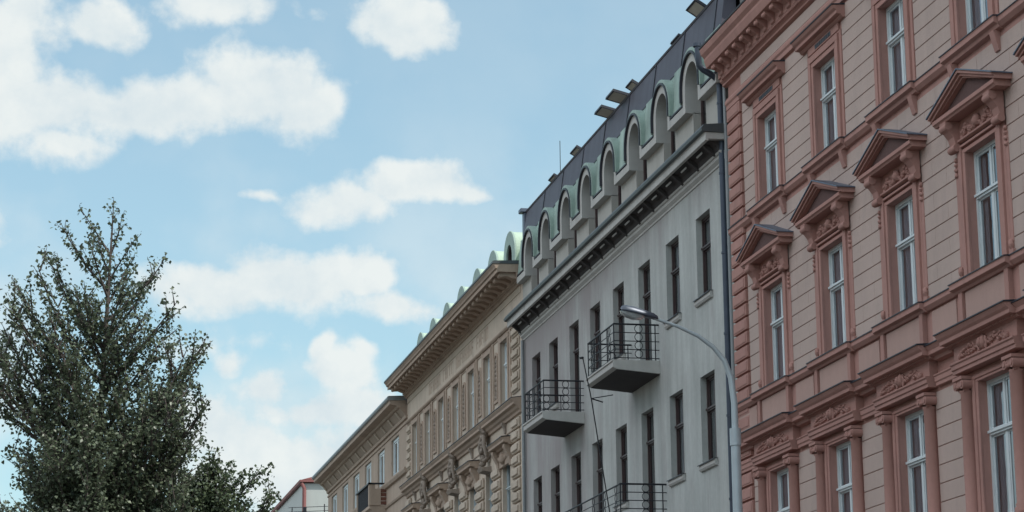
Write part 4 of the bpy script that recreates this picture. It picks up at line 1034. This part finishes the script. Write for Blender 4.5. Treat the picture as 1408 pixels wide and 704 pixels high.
# ================================================================== AERIAL POLE leaning out from the lower balcony
ae = empty('aerial_pole', (14.80, 58, 8.3), 'thin dark pole leaning outward from the lower balcony railing with small crossbars', 'pole')
s = MB(); s.tube([(14.80, 58, 8.3), (14.306, 58, 11.668), (14.097, 58, 12.74)], .016, 6); s.tube([(14.02, 58, 12.70), (14.12, 58, 12.72)], .03, 6); s.build('mast', M['iron'], ae)
s = MB(); s.tube([(14.306, 58, 11.668), (14.88, 58, 11.775)], .013, 5); s.tube([(14.306, 58, 11.668), (14.61, 58, 11.58)], .018, 5); s.build('crossbar', M['iron'], ae)

# ================================================================== TREES
def tree(name, base_pt, tips, trunk_pts, trunk_r, seed, leaf, label, n_leaf_per_m, leafsize, fill, zmin):
    rng = np.random.default_rng(seed); rnd = random.Random(seed)
    root = empty(name, base_pt, label, 'tree', 'trees on the left side of the street')
    tr = MB(); tr.tube(trunk_pts, trunk_r, 10)
    tp = [Vector(p) for p in trunk_pts]
    def trunk_at(z):
        for a, b in zip(tp[:-1], tp[1:]):
            if a.z <= z <= b.z: return a.lerp(b, (z-a.z)/(b.z-a.z))
        return tp[-1].copy() if z > tp[-1].z else tp[0].copy()
    L = []
    def twig(p0, p1, r0, lev, sag):
        p0, p1 = Vector(p0), Vector(p1); d = p1-p0; ln_ = d.length
        n = max(3, int(ln_/.25)); pts = []
        side = Vector((rnd.uniform(-1, 1), rnd.uniform(-1, 1), 0))*.05*ln_
        for i in range(n+1):
            t = i/n; q = p0+d*t+Vector((0, 0, -sag*ln_*4*t*(1-t)))+side*math.sin(t*math.pi)
            pts.append(q)
        tr.tube(pts, [max(.004, r0*(1-.85*i/n)) for i in range(n+1)], 5 if lev else 6, False)
        t0 = .12 if lev else .30
        m = int(ln_*n_leaf_per_m*(1 if lev else .8))
        for _ in range(m):
            t = t0+(1-t0)*rnd.random(); q = p0+d*t+Vector((0, 0, -sag*ln_*4*t*(1-t)))+side*math.sin(t*math.pi)
            sp_ = .05+.025*lev*(1-t)
            L.append((q.x+rnd.gauss(0, sp_), q.y+rnd.gauss(0, sp_), q.z+rnd.gauss(0, sp_)-.02))
        L.append(tuple(pts[-1]))
        if lev < 2 and ln_ > .45:
            k = int(ln_*(5.2 if lev == 0 else 4.2))
            for j in range(k):
                t = .22+.74*(j+rnd.random())/k; q = p0+d*t+Vector((0, 0, -sag*ln_*4*t*(1-t)))
                az = rnd.uniform(0, 2*math.pi); dirn = d.normalized()*.7+Vector((math.cos(az), math.sin(az), .55+rnd.uniform(-.3, .5)))*.7
                ll = ln_*(.42 if lev == 0 else .38)*(1.05-.65*t)*rnd.uniform(.6, 1.25)
                if ll < .12: continue
                twig(q, q+dirn.normalized()*ll, r0*.4, lev+1, .03)
    for (x, dy, z, ln_) in tips:
        tipp = Vector((x, base_pt[1]+dy, z)); h = math.hypot(x-trunk_at(z).x, dy)
        st_ = trunk_at(z-max(.6, h*rnd.uniform(.95, 1.4))-.3)
        twig(st_, tipp, .012+.014*(tipp-st_).length, 0, .05)
    for (z, rad, cnt) in fill:
        for _ in range(cnt):
            az = rnd.uniform(0, 2*math.pi); rr_ = rad*rnd.uniform(.55, 1.0); zz = z+rnd.uniform(-.3, .3)
            c_ = trunk_at(zz); tipp = Vector((c_.x+rr_*math.cos(az), c_.y+rr_*math.sin(az), zz))
            st_ = trunk_at(zz-rr_*rnd.uniform(.8, 1.3)-.2); twig(st_, tipp, .012+.012*rr_, 0, .05)
    tr.build('trunk', M['bark'], root)
    P = np.array(L); P = P[P[:, 2] > zmin]; n = len(P)
    # leaf blades: folded diamonds with random lean, hanging slightly
    a = rng.uniform(0, 2*np.pi, n); el = rng.normal(-.55, .45, n); s = leafsize*rng.uniform(.65, 1.2, n)
    ax = np.stack([np.cos(a)*np.cos(el), np.sin(a)*np.cos(el), np.sin(el)], 1)
    up = np.stack([rng.normal(0, .6, n), rng.normal(0, .6, n), np.ones(n)], 1)
    sd_ = np.cross(ax, up); sd_ /= np.linalg.norm(sd_, axis=1)[:, None]; nm = np.cross(sd_, ax)
    S = s[:, None]
    v0 = P; v1 = P+ax*S*.42+sd_*S*.40+nm*S*.10; v2 = P+ax*S; v3 = P+ax*S*.42-sd_*S*.40+nm*S*.10
    V = np.stack([v0, v1, v2, v3], 1).reshape(-1, 3)-np.array(base_pt)
    me = bpy.data.meshes.new('crown'); me.vertices.add(4*n); me.vertices.foreach_set('co', V.astype(np.float32).ravel())
    idx = np.arange(n)*4
    tri = np.stack([idx, idx+1, idx+2, idx, idx+2, idx+3], 1).reshape(-1)
    me.loops.add(6*n); me.loops.foreach_set('vertex_index', tri.astype(np.int32))
    me.polygons.add(2*n); me.polygons.foreach_set('loop_start', np.arange(0, 6*n, 3, dtype=np.int32)); me.polygons.foreach_set('loop_total', np.full(2*n, 3, dtype=np.int32))
    at = me.attributes.new('tone', 'FLOAT', 'POINT'); tone = np.clip(rng.beta(1.6, 2.6, n), 0, 1); at.data.foreach_set('value', np.repeat(tone, 4).astype(np.float32))
    me.update(calc_edges=True); me.materials.append(leaf)
    o = bpy.data.objects.new('crown', me); col.objects.link(o); o.parent = root
    return root
T1 = [(1.90, 0, 14.40, 0), (2.10, .3, 14.05, 0), (1.21, .1, 14.15, 0), (.80, -.2, 13.75, 0), (1.6, .5, 13.7, 0), (2.42, -.3, 13.52, 0), (1.35, -.5, 13.5, 0), (2.35, .6, 13.25, 0),
      (3.03, .0, 13.12, 0), (2.75, .7, 12.75, 0), (.55, .4, 13.2, 0), (.35, -.5, 12.75, 0), (3.30, -.2, 12.15, 0), (3.22, .8, 11.75, 0), (-.05, .2, 12.45, 0), (-.24, -.4, 12.0, 0), (-.3, .9, 11.6, 0),
      (3.84, .1, 11.22, 0), (3.45, -1.0, 10.95, 0), (3.55, .9, 10.6, 0), (3.98, -.1, 10.05, 0), (3.6, 1.2, 10.2, 0), (-.7, .2, 11.4, 0), (-.9, -.8, 10.9, 0), (3.3, -1.6, 9.9, 0), (3.5, .6, 9.4, 0), (3.55, 0, 9.1, 0),
      (2.2, -1.0, 12.6, 0), (1.3, -1.1, 12.3, 0), (2.6, -1.2, 11.7, 0), (.6, -1.3, 11.6, 0), (2.0, 1.3, 12.1, 0), (1.2, 1.2, 12.5, 0)]
tree('street_tree', (1.6, 50, 0), T1, [(1.6, 50, 0), (1.62, 50, 3), (1.66, 50, 6.5), (1.75, 50, 9.5), (1.83, 50, 12), (1.90, 50, 14.2)], [.17, .15, .12, .08, .04, .01], 11, M['leaf'],
     'tall pointed leafy tree rising in front of the sky on the left', 31, .092,
     [(12.7, .6, 4), (12.0, .9, 4), (11.3, 1.2, 5), (10.7, 1.4, 6), (10.1, 1.6, 8), (9.5, 1.85, 12), (8.9, 2.2, 21), (8.3, 2.3, 23), (7.7, 2.4, 22), (7.1, 2.5, 16), (6.4, 2.5, 14), (5.6, 2.3, 12), (4.9, 2.0, 9)], 3.2)
T2 = [(4.17, 0, 9.35, 0), (4.0, .2, 9.0, 0), (5.62, -.1, 8.40, 0), (5.35, .0, 8.95, 0), (5.5, .3, 8.1, 0), (4.65, .3, 9.0, 0), (4.95, -.2, 8.85, 0), (3.6, .2, 8.9, 0), (5.3, .5, 7.7, 0), (3.3, -.4, 8.6, 0), (5.4, -.5, 7.35, 0), (4.5, -.8, 8.7, 0)]
tree('street_tree', (4.3, 52, 0), T2, [(4.3, 52, 0), (4.3, 52, 3), (4.28, 52, 6), (4.2, 52, 8.9)], [.11, .10, .07, .01], 23, M['leaf_b'],
     'lower rounded tree beside the tall pointed one, nearer the houses', 46, .098,
     [(9.05, .32, 12), (8.65, .65, 22), (8.1, 1.1, 32), (7.5, 1.35, 34), (6.8, 1.3, 14), (6.1, 1.4, 12), (5.3, 1.3, 9), (4.6, 1.1, 6)], 3.2)
